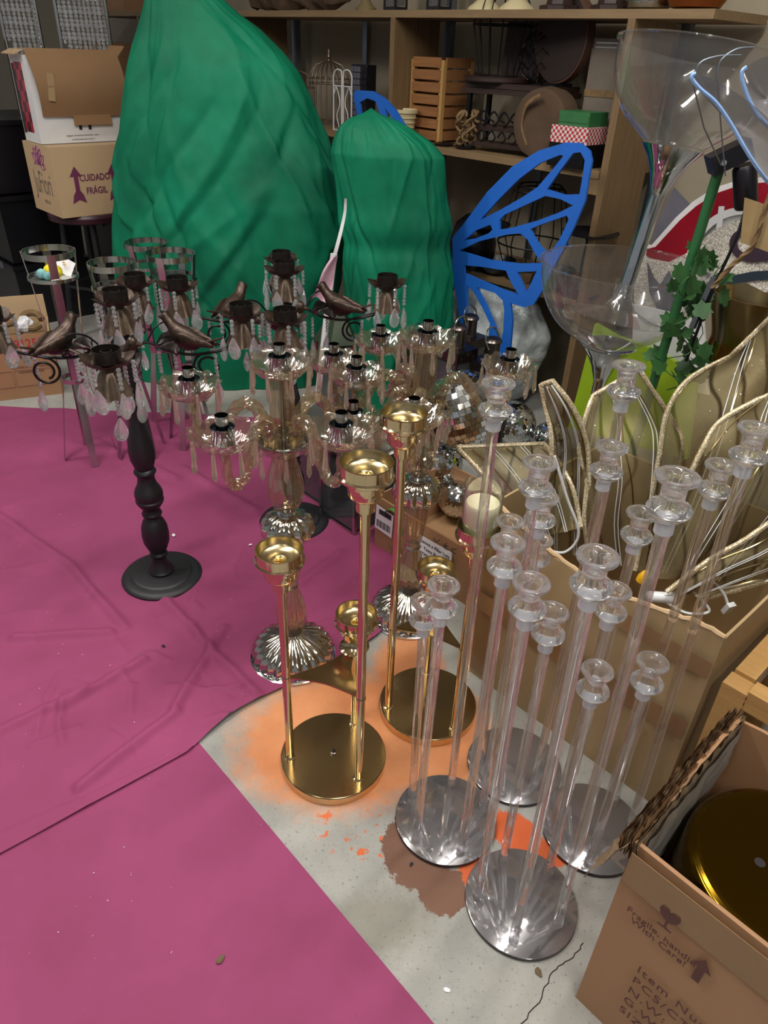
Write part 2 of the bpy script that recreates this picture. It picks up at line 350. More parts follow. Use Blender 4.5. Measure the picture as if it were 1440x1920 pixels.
def fabric_green():
    t = NT('green_nonwoven_fabric'); f = t.noise(2.2, 4, .6); f2 = t.noise(160, 2)
    c = t.ramp(f, [(.30, srgb('#006347')), (.55, srgb('#00805b')), (.80, srgb('#0c9c74'))]); t.set(Base_Color=c, Roughness=.62); t.p.inputs['Specular IOR Level'].default_value = .35; f3 = t.noise(1.9, 3, .5); t.bump(t.math('ADD', f3, t.math('MULTIPLY', f2, .01)), .7, .06)
    tl = t.new('ShaderNodeBsdfTranslucent'); t.link(c, tl.inputs[0]); mx = t.new('ShaderNodeMixShader'); mx.inputs[0].default_value = .22; t.link(t.p.outputs[0], mx.inputs[1]); t.link(tl.outputs[0], mx.inputs[2]); t.link(mx.outputs[0], t.out.inputs[0]); return t.m
M['greenfab'] = fabric_green()
def magenta():
    t = NT('magenta_nonwoven_cloth'); f = t.noise(3.0, 5, .6); f2 = t.noise(220, 2); f3 = t.noise(26, 4, .7)
    c = t.ramp(f, [(.3, srgb('#87345c')), (.7, srgb('#9a406c'))])
    c = t.mix(t.ramp(f3, [(.70, (0, 0, 0, 1)), (.76, (1, 1, 1, 1))]), c, srgb('#7c2f58'))
    f4 = t.noise(75, 3, .6); c = t.mix(t.ramp(f4, [(.75, (0, 0, 0, 1)), (.78, (1, 1, 1, 1))]), c, srgb('#c9a8b4'))
    f5 = t.noise(2.4, 6, .7); c = t.mix(t.math('MULTIPLY', t.ramp(f5, [(.66, (0, 0, 0, 1)), (.74, (1, 1, 1, 1))]), .35), c, srgb('#6a5058'))
    t.set(Base_Color=c, Roughness=.8); t.bump(f2, .12, .002); return t.m
M['magenta'] = magenta()
def bubble():
    t = NT('wrapped_clear_film'); f = t.noise(11, 5, .65); t.set(Base_Color=t.ramp(f, [(.3, srgb('#a9b2b2')), (.7, srgb('#d9e0df'))]), Roughness=.16); t.p.inputs['Subsurface Weight'].default_value = .1; t.bump(f, .7, .02); return t.m
M['film'] = bubble()
def wing():
    t = NT('frosted_wing_sheet'); t.n.remove(t.p); d = t.new('ShaderNodeBsdfPrincipled'); d.inputs['Base Color'].default_value = srgb('#8b8b92'); d.inputs['Roughness'].default_value = .3; tr = t.new('ShaderNodeBsdfTransparent'); f = t.noise(6)
    mx = t.new('ShaderNodeMixShader'); t.link(t.ramp(f, [(.3, (.5, .5, .5, 1)), (.7, (.75, .75, .75, 1))]), mx.inputs[0]); t.link(tr.outputs[0], mx.inputs[1]); t.link(d.outputs[0], mx.inputs[2]); t.link(mx.outputs[0], t.out.inputs[0]); return t.m
M['wing'] = wing(); M['wingedge'] = mat('pale_blue_edge', '#8fb2e6', .3)
# ============================================================ THE SETTING
def concrete():
    t = NT('worn_concrete'); co = t.coord(); f = t.noise(4.0, 6, .65, co); f2 = t.noise(140, 3, .6, co); f3 = t.noise(1.6, 3, .5, co); f4 = t.noise(22, 5, .7, co)
    c = t.ramp(f, [(.3, srgb('#8f8e89')), (.7, srgb('#aeaca5'))])
    c = t.mix(t.ramp(f2, [(.30, (1, 1, 1, 1)), (.40, (0, 0, 0, 1))]), c, srgb('#7b7a76'))
    def ell(cx, cy, rx, ry, ang=0.0):
        mp = t.new('ShaderNodeMapping', vector_type='TEXTURE'); t.link(co, mp.inputs[0]); mp.inputs['Location'].default_value = (cx, cy, 0); mp.inputs['Rotation'].default_value = (0, 0, R(ang)); mp.inputs['Scale'].default_value = (rx, ry, 1)
        l = t.new('ShaderNodeVectorMath', operation='LENGTH'); t.link(mp.outputs[0], l.inputs[0]); return l.outputs['Value']
    def mask(ds, namt, w, nz):
        d = ds[0]
        for e in ds[1:]: d = t.math('MINIMUM', d, e)
        d = t.math('ADD', d, t.math('MULTIPLY', t.math('SUBTRACT', nz, .5), namt)); return t.ramp(d, [(1-w, (1, 1, 1, 1)), (1, (0, 0, 0, 1))]) if w < 1 else d
    # soaked grease patches, orange overspray, brown paint
    c = t.mix(t.math('MULTIPLY', mask([ell(.02, .77, .16, .09, 20), ell(.0, .60, .12, .06, -10)], 1.2, .55, f4), .45), c, srgb('#6f6a55'))
    fade = t.math('MULTIPLY', mask([ell(-.07, 1.25, .33, .26, 14), ell(.16, 1.26, .17, .22), ell(.09, 1.50, .12, .16)], .45, .30, f4), .92)
    c = t.mix(fade, c, t.ramp(f, [(.3, srgb('#cf7a42')), (.7, srgb('#e39a62'))]))
    c = t.mix(mask([ell(.33, .99, .075, .05, -30), ell(.24, .90, .05, .05), ell(.40, .94, .05, .035), ell(.21, .99, .03, .03)], .8, .12, f4), c, srgb('#d2602e'))
    sp = t.math('MULTIPLY', mask([ell(.0, .98, .17, .10, -15)], .4, .3, f), t.ramp(t.noise(34, 3, .6, co), [(.60, (0, 0, 0, 1)), (.64, (1, 1, 1, 1))])); c = t.mix(sp, c, srgb('#d66a38'))
    c = t.mix(mask([ell(.10, .935, .075, .09, 10), ell(.155, .85, .055, .06, 30)], 1.1, .05, t.noise(30, 6, .75, co)), c, srgb('#74513f'))
    t.set(Base_Color=c, Roughness=t.ramp(f4, [(.3, (.55, .55, .55, 1)), (.7, (.8, .8, .8, 1))])); t.bump(f2, .25, .002); return t.m
M['concrete'] = concrete()
o = MB().box((0, 3, -.05), (16, 16, .1)).build('floor', M['concrete'], smooth=0); struct(o, 'grey concrete floor with orange overspray and brown stain')
# hairline crack
ck = [at(*p) for p in ((1095, 1768), (1075, 1795), (1050, 1812), (1030, 1835), (1015, 1870), (985, 1910), (970, 1950))]
o = MB().tube([(p.x+random.uniform(-.004, .004), p.y, .0002) for p in spline(ck, 4)], .0011, 4, flat=.5, up=(1, 0, 0)).build('trim_1', M['dark']); struct(o, 'thin dark crack in the concrete floor')
E1 = V(.70, -.714, 0).normalized(); E2 = V(.714, .70, 0).normalized(); SO = V(.804, 3.1, 0)
def SH(u, v, z): return SO + E1*u + E2*v + V(0, 0, z)
SHROT = math.atan2(E1.y, E1.x)
SM = Matrix.Rotation(SHROT, 3, 'Z')
WV = .46
o = MB().box((0, 0, 1.6), (14, .1, 3.2)).build('wall_back', M['wall'], smooth=0, loc=SH(-1.5, WV+.05, 0), rot=(0, 0, SHROT)); struct(o, 'beige painted wall behind the wooden shelving')
o = MB().box((0, 0, 0), (16, 16, .1)).build('ceiling', M['ceil'], smooth=0, loc=(0, 3, 3.25)); struct(o)
# ------------------------------------------------------------ magenta cloths
rb = [at(*p) for p in ((352, 1413), (395, 1375), (430, 1347), (470, 1322), (530, 1292), (600, 1264), (690, 1207), (722, 1172), (748, 1080), (735, 960), (700, 850), (640, 792))]
RB = spline(rb, 8); LF, LB = at(-420, 1835), at(-620, 735)
creases = [[(310, 1128), (400, 1225), (480, 1305)], [(-60, 930), (130, 1060), (235, 1180)], [(120, 1330), (270, 1240)], [(30, 1200), (210, 1190)], [(340, 880), (480, 960)], [(180, 830), (330, 900)], [(330, 1330), (420, 1180)], [(150, 1480), (330, 1340)], [(560, 1100), (640, 1040)], [(-50, 1400), (160, 1300)]]
CW = [[at(*p) for p in c] for c in creases]
rc_ = random.Random(21); FINE = []
for _ in range(46):
    a_ = at(rc_.uniform(-40, 640), rc_.uniform(800, 1420)); th_ = rc_.uniform(0, 3.14); L_ = rc_.uniform(.05, .22); m_ = a_ + V(math.cos(th_), math.sin(th_), 0)*L_*.5 + V(rc_.uniform(-.02, .02), rc_.uniform(-.02, .02), 0); FINE.append((a_, m_, a_ + V(math.cos(th_), math.sin(th_), 0)*L_, rc_.uniform(.003, .008)*rc_.choice((1, 1, -.5)), rc_.uniform(.006, .012)))
def seg_d(p, a, b):
    ab = b-a; k = max(0, min(1, (p-a).dot(ab)/ab.length_squared)); return (p-(a+ab*k)).length
def upper(u, v):
    x = v*(len(RB)-1); i = min(int(x), len(RB)-2); r = RB[i].lerp(RB[i+1], x-i); l = LF.lerp(LB, v); p = l.lerp(r, u); q = V(p.x, p.y, 0)
    z = .004 + .006*(1-abs(noise.noise(q*3.1)))**3 + .003*noise.noise(q*7)
    for c in CW:
        d = min(seg_d(q, c[k], c[k+1]) for k in range(len(c)-1))
        if d < .09: z += .017*math.exp(-(d/.016)**2) - .003*math.exp(-(d/.05)**2)
    for a_, m_, b_, am_, w_ in FINE:
        if abs(q.x-m_.x)+abs(q.y-m_.y) < .3:
            d = min(seg_d(q, a_, m_), seg_d(q, m_, b_))
            if d < .03: z += am_*math.exp(-(d/w_)**2)
    e = 1-u
    if e < .04: z += .010*(1-e/.04)*max(0, noise.noise(q*5)+.3)
    if v < .03: z += .004
    return V(p.x, p.y, max(.0035, z))
o = MB().grid(upper, 300, 230).build('magenta_floor_cloth', M['magenta'], smooth=180); tag(o, 'wrinkled magenta cloth spread under the candelabra', 'floor cloth')
ra, rbm = at(372, 1392), at(905, 2030); la, lb = at(-420, 1500), at(-300, 2300)
def lower(u, v):
    p = la.lerp(ra, u).lerp(lb.lerp(rbm, u), v); q = V(p.x, p.y, 0); return V(p.x, p.y, .0012 + .0016*(1+noise.noise(q*4)) * (.3 if v < .15 else 1))
o = MB().grid(lower, 60, 60).build('magenta_floor_cloth', M['magenta'], smooth=180); tag(o, 'smooth darker magenta cloth in the lower left corner, tucked under the wrinkled one', 'floor cloth')
# ------------------------------------------------------------ wooden shelving
sh = thing('wooden_shelving', 'tall wooden shelving with metal posts along the beige wall', 'shelving', SH(0, 0, 0), SHROT)
def shelf(u0, u1, z, d0=0.0, d1=.42, t=.028):
    # each level is two long planks side by side
    dm = (d0+d1)/2
    for a, b in ((d0, dm-.002), (dm+.002, d1)):
        MB().box(((u0+u1)/2, (a+b)/2, z+t/2), (u1-u0, b-a, t)).build('plank', M['wood'], sh, 0)
SZ = (.585, 1.092, 1.617)
shelf(-4.6, .30, SZ[2]); shelf(-4.6, -.02, SZ[1]); shelf(-4.6, -.02, SZ[0])
for u in (0, -1.225, -2.45, -3.67):
    for a, b in ((0.0, .15), (.152, .30)):
        MB().box((u, (a+b)/2, SZ[2]/2), (.03, b-a, SZ[2])).build('upright_board', M['woodv'], sh, 0)
    p = MB(); p.box((u+.035, .335, 1.5), (.035, .004, 3.0)); p.box((u+.0515, .352, 1.5), (.004, .035, 3.0)); p.build('metal_post', M['steel'], sh, 0)
for u in (-.62, -1.9):
    p = MB(); p.box((u, .435, .85), (.035, .004, 1.6)); p.build('metal_post', M['steel'], sh, 0)
for z in SZ[:2]:
    MB().box((-.045, .02, z-.03), (.06, .04, .055)).build('bracket_block', M['wood'], sh, 0)
# ============================================================ GOLD CANDLE STANDS
CUP = [(.0095, -.105), (.018, -.10), (.0185, -.078), (.030, -.070), (.0335, -.064), (.034, -.040), (.0455, -.034), (.0505, -.030), (.0510, -.025), (.0475, -.022), (.047, -.002), (.0485, 0), (.0465, .0002), (.045, -.004), (.043, -.018), (.040, -.021), (.020, -.026), (.0135, -.0245), (.011, -.026), (.0105, -.045), (.0, -.046)]
def cups():
    a = MB(); a.lathe(CUP[:12], 40, cap=False); b = MB(); b.lathe(CUP[11:], 40, cap=False)
    return a.mesh('candle_cup'), b.mesh('cup_lining', 60)
CUPM, CUPIN = cups()
def gold_stand(label, c, feet, hs, pz, order):
    t = thing('gold_candle_stand', label, 'candle stand', (c.x, c.y, 0), 0, 'three-armed gold candle stands')
    b = MB(); b.lathe([(.126, 0), (.130, .001), (.130, .023), (.1285, .0245)], 72); b.build('base', M['gold'], t)
    MB().lathe([(.1283, .0246), (.1275, .0252), (0, .0252)], 72, cap=False).build('base_plate', M['golddark'], t)
    n = MB(); n.lathe([(.008, .025), (.008, .031), (.005, .032), (.005, .036), (.0035, .038)], 6); n.build('nut', M['pewter'], t)
    L = [V(f.x-c.x, f.y-c.y, 0) for f in feet]
    for f, h in zip(L, hs):
        rd = MB(); rd.lathe([(.0135, .0252), (.0135, .029), (.0098, .031), (.0098, pz-.002), (.0115, pz), (.0115, pz+.004), (.0098, pz+.006), (.0098, h-.10)], 20, c=f)
        r = rd.build('rod', M['gold'], t); cu = put('candle_cup', CUPM, M['gold'], r, f+V(0, 0, h)); put('cup_lining', CUPIN, M['goldbrush'], r, f+V(0, 0, h))
    # concave three-pointed plate tying the rods together
    out = []
    for i in range(3):
        a, b2 = L[i], L[(i+1) % 3]; k = 12
        for j in range(k):
            s = j/k; p = a.lerp(b2, s); p = p*(1-.26*math.sin(math.pi*s)); out.append((p.x, p.y))
    pm = MB(); pm.plate(out, [], .004, (0, 0, pz), (1, 0, 0), (0, 1, 0)); pm.build('tie_plate', M['golddark'], t)
    f = L[order]; fl = MB(); fl.lathe([(.036, pz+.0025), (.022, pz+.010), (.015, pz+.022), (.012, pz+.04)], 28, c=f*.93, cap=False); fl.build('flared_collar', M['gold'], t)
    return t
GA = V(-.100, 1.168, 0); GB = V(.140, 1.350, 0)
gold_stand('gold three-armed candle stand nearest the magenta cloth, all its cups empty', GA, [V(-.034, 1.098, 0), V(-.205, 1.151, 0), V(-.054, 1.265, 0)], (.893, .657, .40), .30, 2)
bf = [V(.033, 1.325, 0), V(.204, 1.263, 0), V(.138, 1.455, 0)]
gold_stand('gold three-armed candle stand holding the glass candle, behind the clear rods', GB, bf, (.885, .66, .40), .30, 2)
cg = bf[1]+V(0, 0, .66)
o = MB().lathe([(.0, -.018), (.038, -.018), (.040, -.014), (.0425, .10), (.0415, .10), (.0375, -.010), (0, -.010)], 40, cap=False).build('glass_tumbler', M['clearglass'], loc=cg); tag(o, 'clear glass tumbler around the ivory candle', 'tumbler')
t = thing('pillar_candle', 'ivory pillar candle inside the clear tumbler', 'candle', cg+V(0, 0, -.0095))
MB().lathe([(.035, 0), (.0365, .004), (.0375, .062), (.034, .068), (.028, .064), (.012, .061), (0, .062)], 36).build('wax_body', M['wax'], t)
MB().tube([(0, 0, .060), (.001, 0, .070), (.004, .001, .076)], .0016, 6).build('wick', M['wax'], t)
# ============================================================ CLEAR ACRYLIC CANDLE STANDS
def heads():
    h = MB(); h.lathe([(.0, .022), (.0135, .022), (.020, .026), (.0285, .036), (.0295, .040), (.0275, .0435), (.0185, .047), (.0155, .051), (.0160, .062), (.0165, .074), (.0190, .079), (.0268, .0825), (.0285, .0855), (.0275, .0885), (.0240, .0895), (.0185, .0870), (.0140, .0835), (.0122, .080), (.0114, .064), (.0, .063)], 36, cap=False)
    c = MB(); c.lathe([(.0105, .002), (.0130, .003), (.0125, .0215), (.0105, .0225)], 24)
    f = MB(); f.lathe([(.0112, 0), (.0112, .016), (.0105, .020), (.0102, .021)], 24)
    return h.mesh('candle_head', 50), c.mesh('collar'), f.mesh('foot_sleeve')
HEADM, COLM, FOOTM = heads(); HEADM.materials.append(M['acrylichead'])
def acrylic(label, base_px, rods):
    c = at(*base_px, .010); t = thing('acrylic_candle_stand', label, 'candle stand', (c.x, c.y, 0), 0, 'clear five-rod acrylic candle stands')
    b = MB(); b.lathe([(.1155, 0), (.1165, .001), (.1165, .0092), (.1160, .0098)], 72); b.build('base', M['smokeedge'], t)
    MB().lathe([(.1160, .0099), (.1152, .0103), (0, .0103)], 72, cap=False).build('base_mirror', M['smoke'], t)
    for fp, tp in rods:
        F = at(*fp, .0103); d = V(F.x-c.x, F.y-c.y, 0)
        if d.length > .100: d *= .100/d.length
        F = V(c.x+d.x, c.y+d.y, .0103); T = over(F, *tp); ax = (T-F); L = ax.length; q = ax.to_track_quat('Z', 'Y').to_matrix()
        loc = V(d.x, d.y, .0103)
        rd = MB(); rd.lathe([(.0092, .001), (.0095, .002), (.0095, L-.088), (.0090, L-.087)], 20)
        r = rd.build('rod', M['acrylic'], t, 40, loc, q)
        put('foot_sleeve', FOOTM, M['frost'] if False else M['acrylic'], r)
        put('collar', COLM, M['frost'], r, (0, 0, L-.0895)); put('candle_head', HEADM, None, r, (0, 0, L-.0895))
    return t
acrylic('clear five-rod acrylic candle stand closest to the two gold stands, on the brown stain', (836, 1533), [((773, 1493), (797, 1125)), ((780, 1576), (832, 1095)), ((846, 1472), (935, 715)), ((865, 1597), (953, 1015)), ((903, 1524), (1013, 865))])
acrylic('frontmost clear five-rod acrylic candle stand, by the cracked concrete', (977, 1688), [((896, 1683), (997, 1090)), ((943, 1614), (1036, 1145)), ((1028, 1635), (1121, 1255)), ((962, 1763), (1122, 1040)), ((1045, 1732), (1272, 890))])
acrylic('clear five-rod acrylic candle stand furthest back, against the tall petal carton', (964, 1432), [((1030, 1435), (1180, 682)), ((1000, 1475), (1148, 835)), ((925, 1475), (1020, 930)), ((945, 1395), (1013, 1010)), ((900, 1430), (957, 975))])
acrylic('clear five-rod acrylic candle stand beside the torn carton with the gold drum', (1110, 1550), [((1035, 1562), (1155, 1105)), ((1103, 1621), (1225, 1240)), ((1151, 1500), (1355, 870)), ((1180, 1555), (1420, 800)), ((1065, 1490), (1205, 960))])
# ============================================================ CARTONS ON THE RIGHT
def BX(A, w, d):
    """axes-aligned carton frame: A = near-left floor corner; returns empty rotation"""
    return A
def carton(name, label, A, w, d, h, mt, inside, t=.006, top=None, walls=(1, 1, 1, 1), group=None, rz=None):
    """open carton; local x = along the wall, y = towards the wall"""
    e = thing(name, label, 'carton', A, SHROT if rz is None else rz, group)
    def wall(p0, p1, nm, hh):
        p0, p1 = V(*p0, 0), V(*p1, 0); L = (p1-p0).length; dx = (p1-p0)/L; nrm = V(-dx.y, dx.x, 0); n = 14
        def bulge(s): return math.sin(math.pi*s)
        m = MB()
        def fn(off):
            def g(u, v):
                z = v*hh(u) if callable(hh) else v*hh
                p = p0+dx*(L*u)+nrm*(off - .012*bulge(u)*bulge(min(1, v*.9)) * (1 if nm != 'inner' else 1)); return V(p.x, p.y, z)
            return g
        a = fn(0); b = fn(t); m.grid(a, n, n); k = len(m.v); m.grid(b, n, n)
        # rim and ends
        for i in range(n-1):
            m.f.append(((n-1)*n+i, (n-1)*n+i+1, k+(n-1)*n+i+1, k+(n-1)*n+i)); m.f.append((i, k+i, k+i+1, i+1))
            m.f.append((i*n, (i+1)*n, k+(i+1)*n, k+i*n)); m.f.append((i*n+n-1, k+i*n+n-1, k+(i+1)*n+n-1, (i+1)*n+n-1))
        return m.build(nm, mt, e)
    hh = h if top is None else top
    H = hh if isinstance(hh, (list, tuple)) else (hh,)*4
    wall((0, 0), (w, 0), 'front_wall', H[0]); wall((w, 0), (w, d), 'side_wall', H[1]); wall((w, d), (0, d), 'back_wall', H[2]); wall((0, d), (0, 0), 'side_wall', H[3])
    MB().box((w/2, d/2, .004), (w-.012, d-.012, .008)).build('bottom', inside, e, 0)
    return e
X, Y, Z = V(1, 0, 0), V(0, 1, 0), V(0, 0, 1)
# --- carton with the gold drum (front right)
A1 = V(.402, .652, 0)
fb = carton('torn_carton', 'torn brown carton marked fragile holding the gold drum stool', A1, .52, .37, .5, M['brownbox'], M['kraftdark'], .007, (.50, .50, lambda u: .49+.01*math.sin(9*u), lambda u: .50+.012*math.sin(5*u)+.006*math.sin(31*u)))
# frayed corrugated rim folded over the side wall, silver lining inside
for k, (x0, zt) in enumerate(((-.016, .498), (-.008, .510), (.001, .516), (.010, .507))):
    def fray(u, v): y = .372-.378*u; return V(x0+.004*noise.noise(V(u*20, v*3, k))-.006*v, y, .462+(zt-.462)*v*(1+.22*noise.noise(V(u*28, k*5, 0))+.14*noise.noise(V(u*70, k*3, 2))))
    m = MB(); m.grid(fray, 110, 5); m.grid(lambda u, v: fray(u, v)+V(.0028, 0, 0), 110, 5); m.build('torn_layer', M['corrug'] if k % 2 else M['kraftdark'], fb, 60)
MB().grid(lambda u, v: V(-.006-.05*v+.01*noise.noise(V(u*9, v*3, 0)), .10-.12*u+.02*v, .50-.17*v-.02*noise.noise(V(u*7, 1, v))), 14, 10).build('torn_flap', M['corrug'], fb, 60)
MB().grid(lambda u, v: V(.0145+.004*noise.noise(V(u*8, v*5, 0)), .02+.33*u, .50-.17*v*(.5+.5*abs(math.sin(2.2*u+.6)))), 24, 10).build('silver_lining', M['foil'], fb, 60)
for z, hh2 in ((.455, .075),): MB().box((.265, -.0128, z), (.52, .0012, hh2)).build('packing_tape', M['tape'], fb, 0)
MB().box((.37, -.0132, .20), (.075, .0012, .40)).build('packing_tape', M['tape'], fb, 0)
def glass_icon(parent, o, ex, ey, s, mt):
    pts = [(-.5, .95)]+[(.5, .95)]+[(.5*math.cos(a), .95-.75*math.sin(a)) for a in [math.pi*k/10 for k in range(1, 10)]]
    pts = [(-.42, .98), (-.5, .7), (-.42, .4), (-.2, .2), (-.06, .12), (-.06, -.3), (-.35, -.36), (-.35, -.45), (.35, -.45), (.35, -.36), (.06, -.3), (.06, .12), (.2, .2), (.42, .4), (.5, .7), (.42, .98), (.1, .98), (.0, .72), (-.12, .98)]
    m = MB(); m.plate([(a*s, b*s) for a, b in pts], [], .0008, o, ex, ey); m.build('fragile_mark', mt, parent, 0)
def arrow_icon(parent, o, ex, ey, s, mt, tail=False):
    pts = [(-.2, -1), (.2, -1), (.2, .2), (.5, .2), (0, 1), (-.5, .2), (-.2, .2)]
    if tail: pts = [(-.42, -1), (0, -.8), (.42, -1), (.3, -.55), (.13, -.3), (.13, .45), (.36, .45), (0, 1), (-.36, .45), (-.13, .45), (-.13, -.3), (-.3, -.55)]
    m = MB(); m.plate([(a*s, b*s) for a, b in pts], [], .0008, o, ex, ey); m.build('arrow_mark', mt, parent, 0)
fy = -.0145
glass_icon(fb, (.085, fy, .408), X, Z, .032, M['brownink']); arrow_icon(fb, (.150, fy, .368), X, Z, .030, M['brownink'])
text(fb, 'Fragile, handle', .020, (.085, fy, .372), X, Z, M['brownink']); text(fb, 'With Care!', .020, (.085, fy, .354), X, Z, M['brownink'])
for i, s in enumerate(('Item Number:', 'PCS/CTN:', 'N.W:', 'G.W:', 'SIZE:')): text(fb, s, .027, (.075, fy, .255-.034*i), X, Z, M['brownink'], align='LEFT', space=1.15)
# gold drum stool inside
dc = A1 + E1*.182 + E2*.190
d = thing('gold_drum_stool', 'shiny yellow gold drum stool sunk in the torn carton', 'drum stool', (dc.x, dc.y, .0085))
MB().lathe([(.150, 0), (.158, .01), (.163, .06), (.165, .22), (.163, .36), (.158, .415), (.152, .425), (.148, .427)], 72).build('drum_body', M['golddrum'], d)
MB().lathe([(.148, .4275), (.143, .4305), (.132, .429), (.0, .429)], 72, cap=False).build('drum_top', M['golddrum'], d)
for a in range(3):
    p = V(.048*math.cos(a*2.1+2.9), .048*math.sin(a*2.1+2.9), .4285); MB().lathe([(.0085, .0003), (.008, .0012), (0, .0013)], 16, c=p, cap=False).build('finger_hole', M['dark'], d)
# --- tall carton full of petals
A2 = V(.262, 1.497, 0)
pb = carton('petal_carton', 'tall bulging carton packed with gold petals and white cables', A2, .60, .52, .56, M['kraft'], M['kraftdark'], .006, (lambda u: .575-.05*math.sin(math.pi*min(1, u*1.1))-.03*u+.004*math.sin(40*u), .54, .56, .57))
MB().grid(lambda u, v: V(.005+.59*u, -.0135-.0115*math.sin(math.pi*u)*math.sin(math.pi*(.28+.1*v)*.9), .25+.06*v), 20, 3).build('packing_tape', M['tape'], pb, 180)
MB().grid(lambda u, v: V(.30+.30*u, -.0145-.012*math.sin(math.pi*(.5+.5*u)), .46+.045*v-.02*u), 14, 3).build('packing_tape', M['tape'], pb, 180)
MB().box((.03, -.003, .27), (.05, .0015, .50)).build('packing_tape', M['tape'], pb, 0)
fr = MB(); fr.tube([(.02+.58*k/40, .002+.006*noise.noise(V(k*.9, 0, 0)), (.575-.05*math.sin(math.pi*min(1, k/40*1.1))-.03*k/40)+.002) for k in range(41)], [.005+.004*abs(noise.noise(V(k*.7, 2, 0))) for k in range(41)], 6); fr.build('frayed_rim', M['kraftlight'], pb)
# --- pine stool frame between the two cartons
sp = at(1392, 1268, .46); st = thing('pine_stool', 'pale pine stool frame wedged behind the torn carton', 'stool', (sp.x, sp.y, 0), SHROT)
MB().box((.0, .0, .22), (.05, .045, .44)).build('leg', M['pine'], st, 0); MB().box((.0, .34, .22), (.05, .045, .44)).build('leg', M['pine'], st, 0)
MB().box((.36, .0, .22), (.05, .045, .44)).build('leg', M['pine'], st, 0); MB().box((.36, .34, .22), (.05, .045, .44)).build('leg', M['pine'], st, 0)
MB().box((.18, 0, .425), (.31, .042, .05)).build('rail', M['pine'], st, 0); MB().box((.18, .34, .425), (.31, .042, .05)).build('rail', M['pine'], st, 0); MB().box((.0, .17, .425), (.042, .295, .05)).build('rail', M['pine'], st, 0)
for a in range(4): MB().box((.012+.012*(a % 2), -.0212, .432-.016*(a//2)), (.005, .0015, .007)).build('screw_slot', M['dark'], st, 0)
bq = sp + E1*.17 + E2*.15; o = MB().box((0, 0, .04), (.24, .22, .08), taper=.97).build('small_carton', M['kraftdark'], smooth=0, loc=(bq.x, bq.y, .4505), rot=(0, 0, SHROT+.1)); tag(o, 'small worn brown carton resting on the pine stool', 'carton')
# ============================================================ BLACK CANDELABRA WITH BIRDS AND CRYSTALS
def drop_mesh(name, L, wd, th, seg=10):
    m = MB(); prof = [(.0, 0), (.09, -.03), (.20, -.14), (.36, -.32), (.485, -.52), (.50, -.66), (.42, -.82), (.26, -.94), (0, -1.0)]
    vs = []; fs = []
    for r, z in prof:
        for i in range(seg):
            a = 2*math.pi*i/seg; vs.append((r*wd*2*math.cos(a)*.95, r*th*2*math.sin(a), z*L))
    for j in range(len(prof)-1):
        for i in range(seg): fs.append((j*seg+i, j*seg+(i+1) % seg, (j+1)*seg+(i+1) % seg, (j+1)*seg+i))
    m.add(vs, fs); return m.mesh(name, 0)
DROP = drop_mesh('crystal_drop', .066, .0190, .0085); DROP.materials.append(M['crystal'])
DROPB = drop_mesh('crystal_drop', .074, .0215, .009); DROPB.materials.append(M['crystal'])
BR = .0058
def strand_mesh(n, r=.0058):
    m = MB()
    for i in range(n): m.ball((0, 0, -r*(.8+1.9*i)), r, 8, 5)
    return m.mesh('bead_strand', 0)
STR = {n: strand_mesh(n) for n in (3, 4, 5, 6, 8)}
for k in STR.values(): k.materials.append(M['bead'])
def hang(parent, p, n, rz, big=False):
    s = put('bead_strand', STR[n], None, parent, p, (0, 0, rz)); q = put('crystal_drop', DROPB if big else DROP, None, s, (0, 0, -BR*(.8+1.9*n)), (random.uniform(-.1, .1), random.uniform(-.12, .12), random.uniform(-.6, .6))); return s
def bob_meshes():
    s = MB(); s.lathe([(.010, -.004), (.026, -.004), (.0265, .018), (.0265, .0205), (.0250, .0205), (.0245, .003), (.011, .002), (.011, .017), (.009, .0175), (.0085, .002), (0, .0015)], 28, cap=False)
    p = MB(); p.lathe([(.006, -.012), (.022, -.010), (.036, -.004), (.047, .005, .10), (.0475, .0065, .10), (.036, -.002), (.02, -.006), (.004, -.008)], 40, flute=5, famp=.0, cap=False, scallop=(5, .004, 3))
    b = MB(); b.lathe([(.012, -.010), (.016, -.018), (.0235, -.032, .07), (.027, -.048, .09), (.031, -.066, .12), (.036, -.082, .16), (.034, -.083, .16), (.024, -.052, .08), (.012, -.018)], 64, flute=8, cap=False)
    return s.mesh('candle_socket'), p.mesh('drip_petals', 60), b.mesh('acanthus_bell', 60)
SOCK, PET, BELL = bob_meshes()
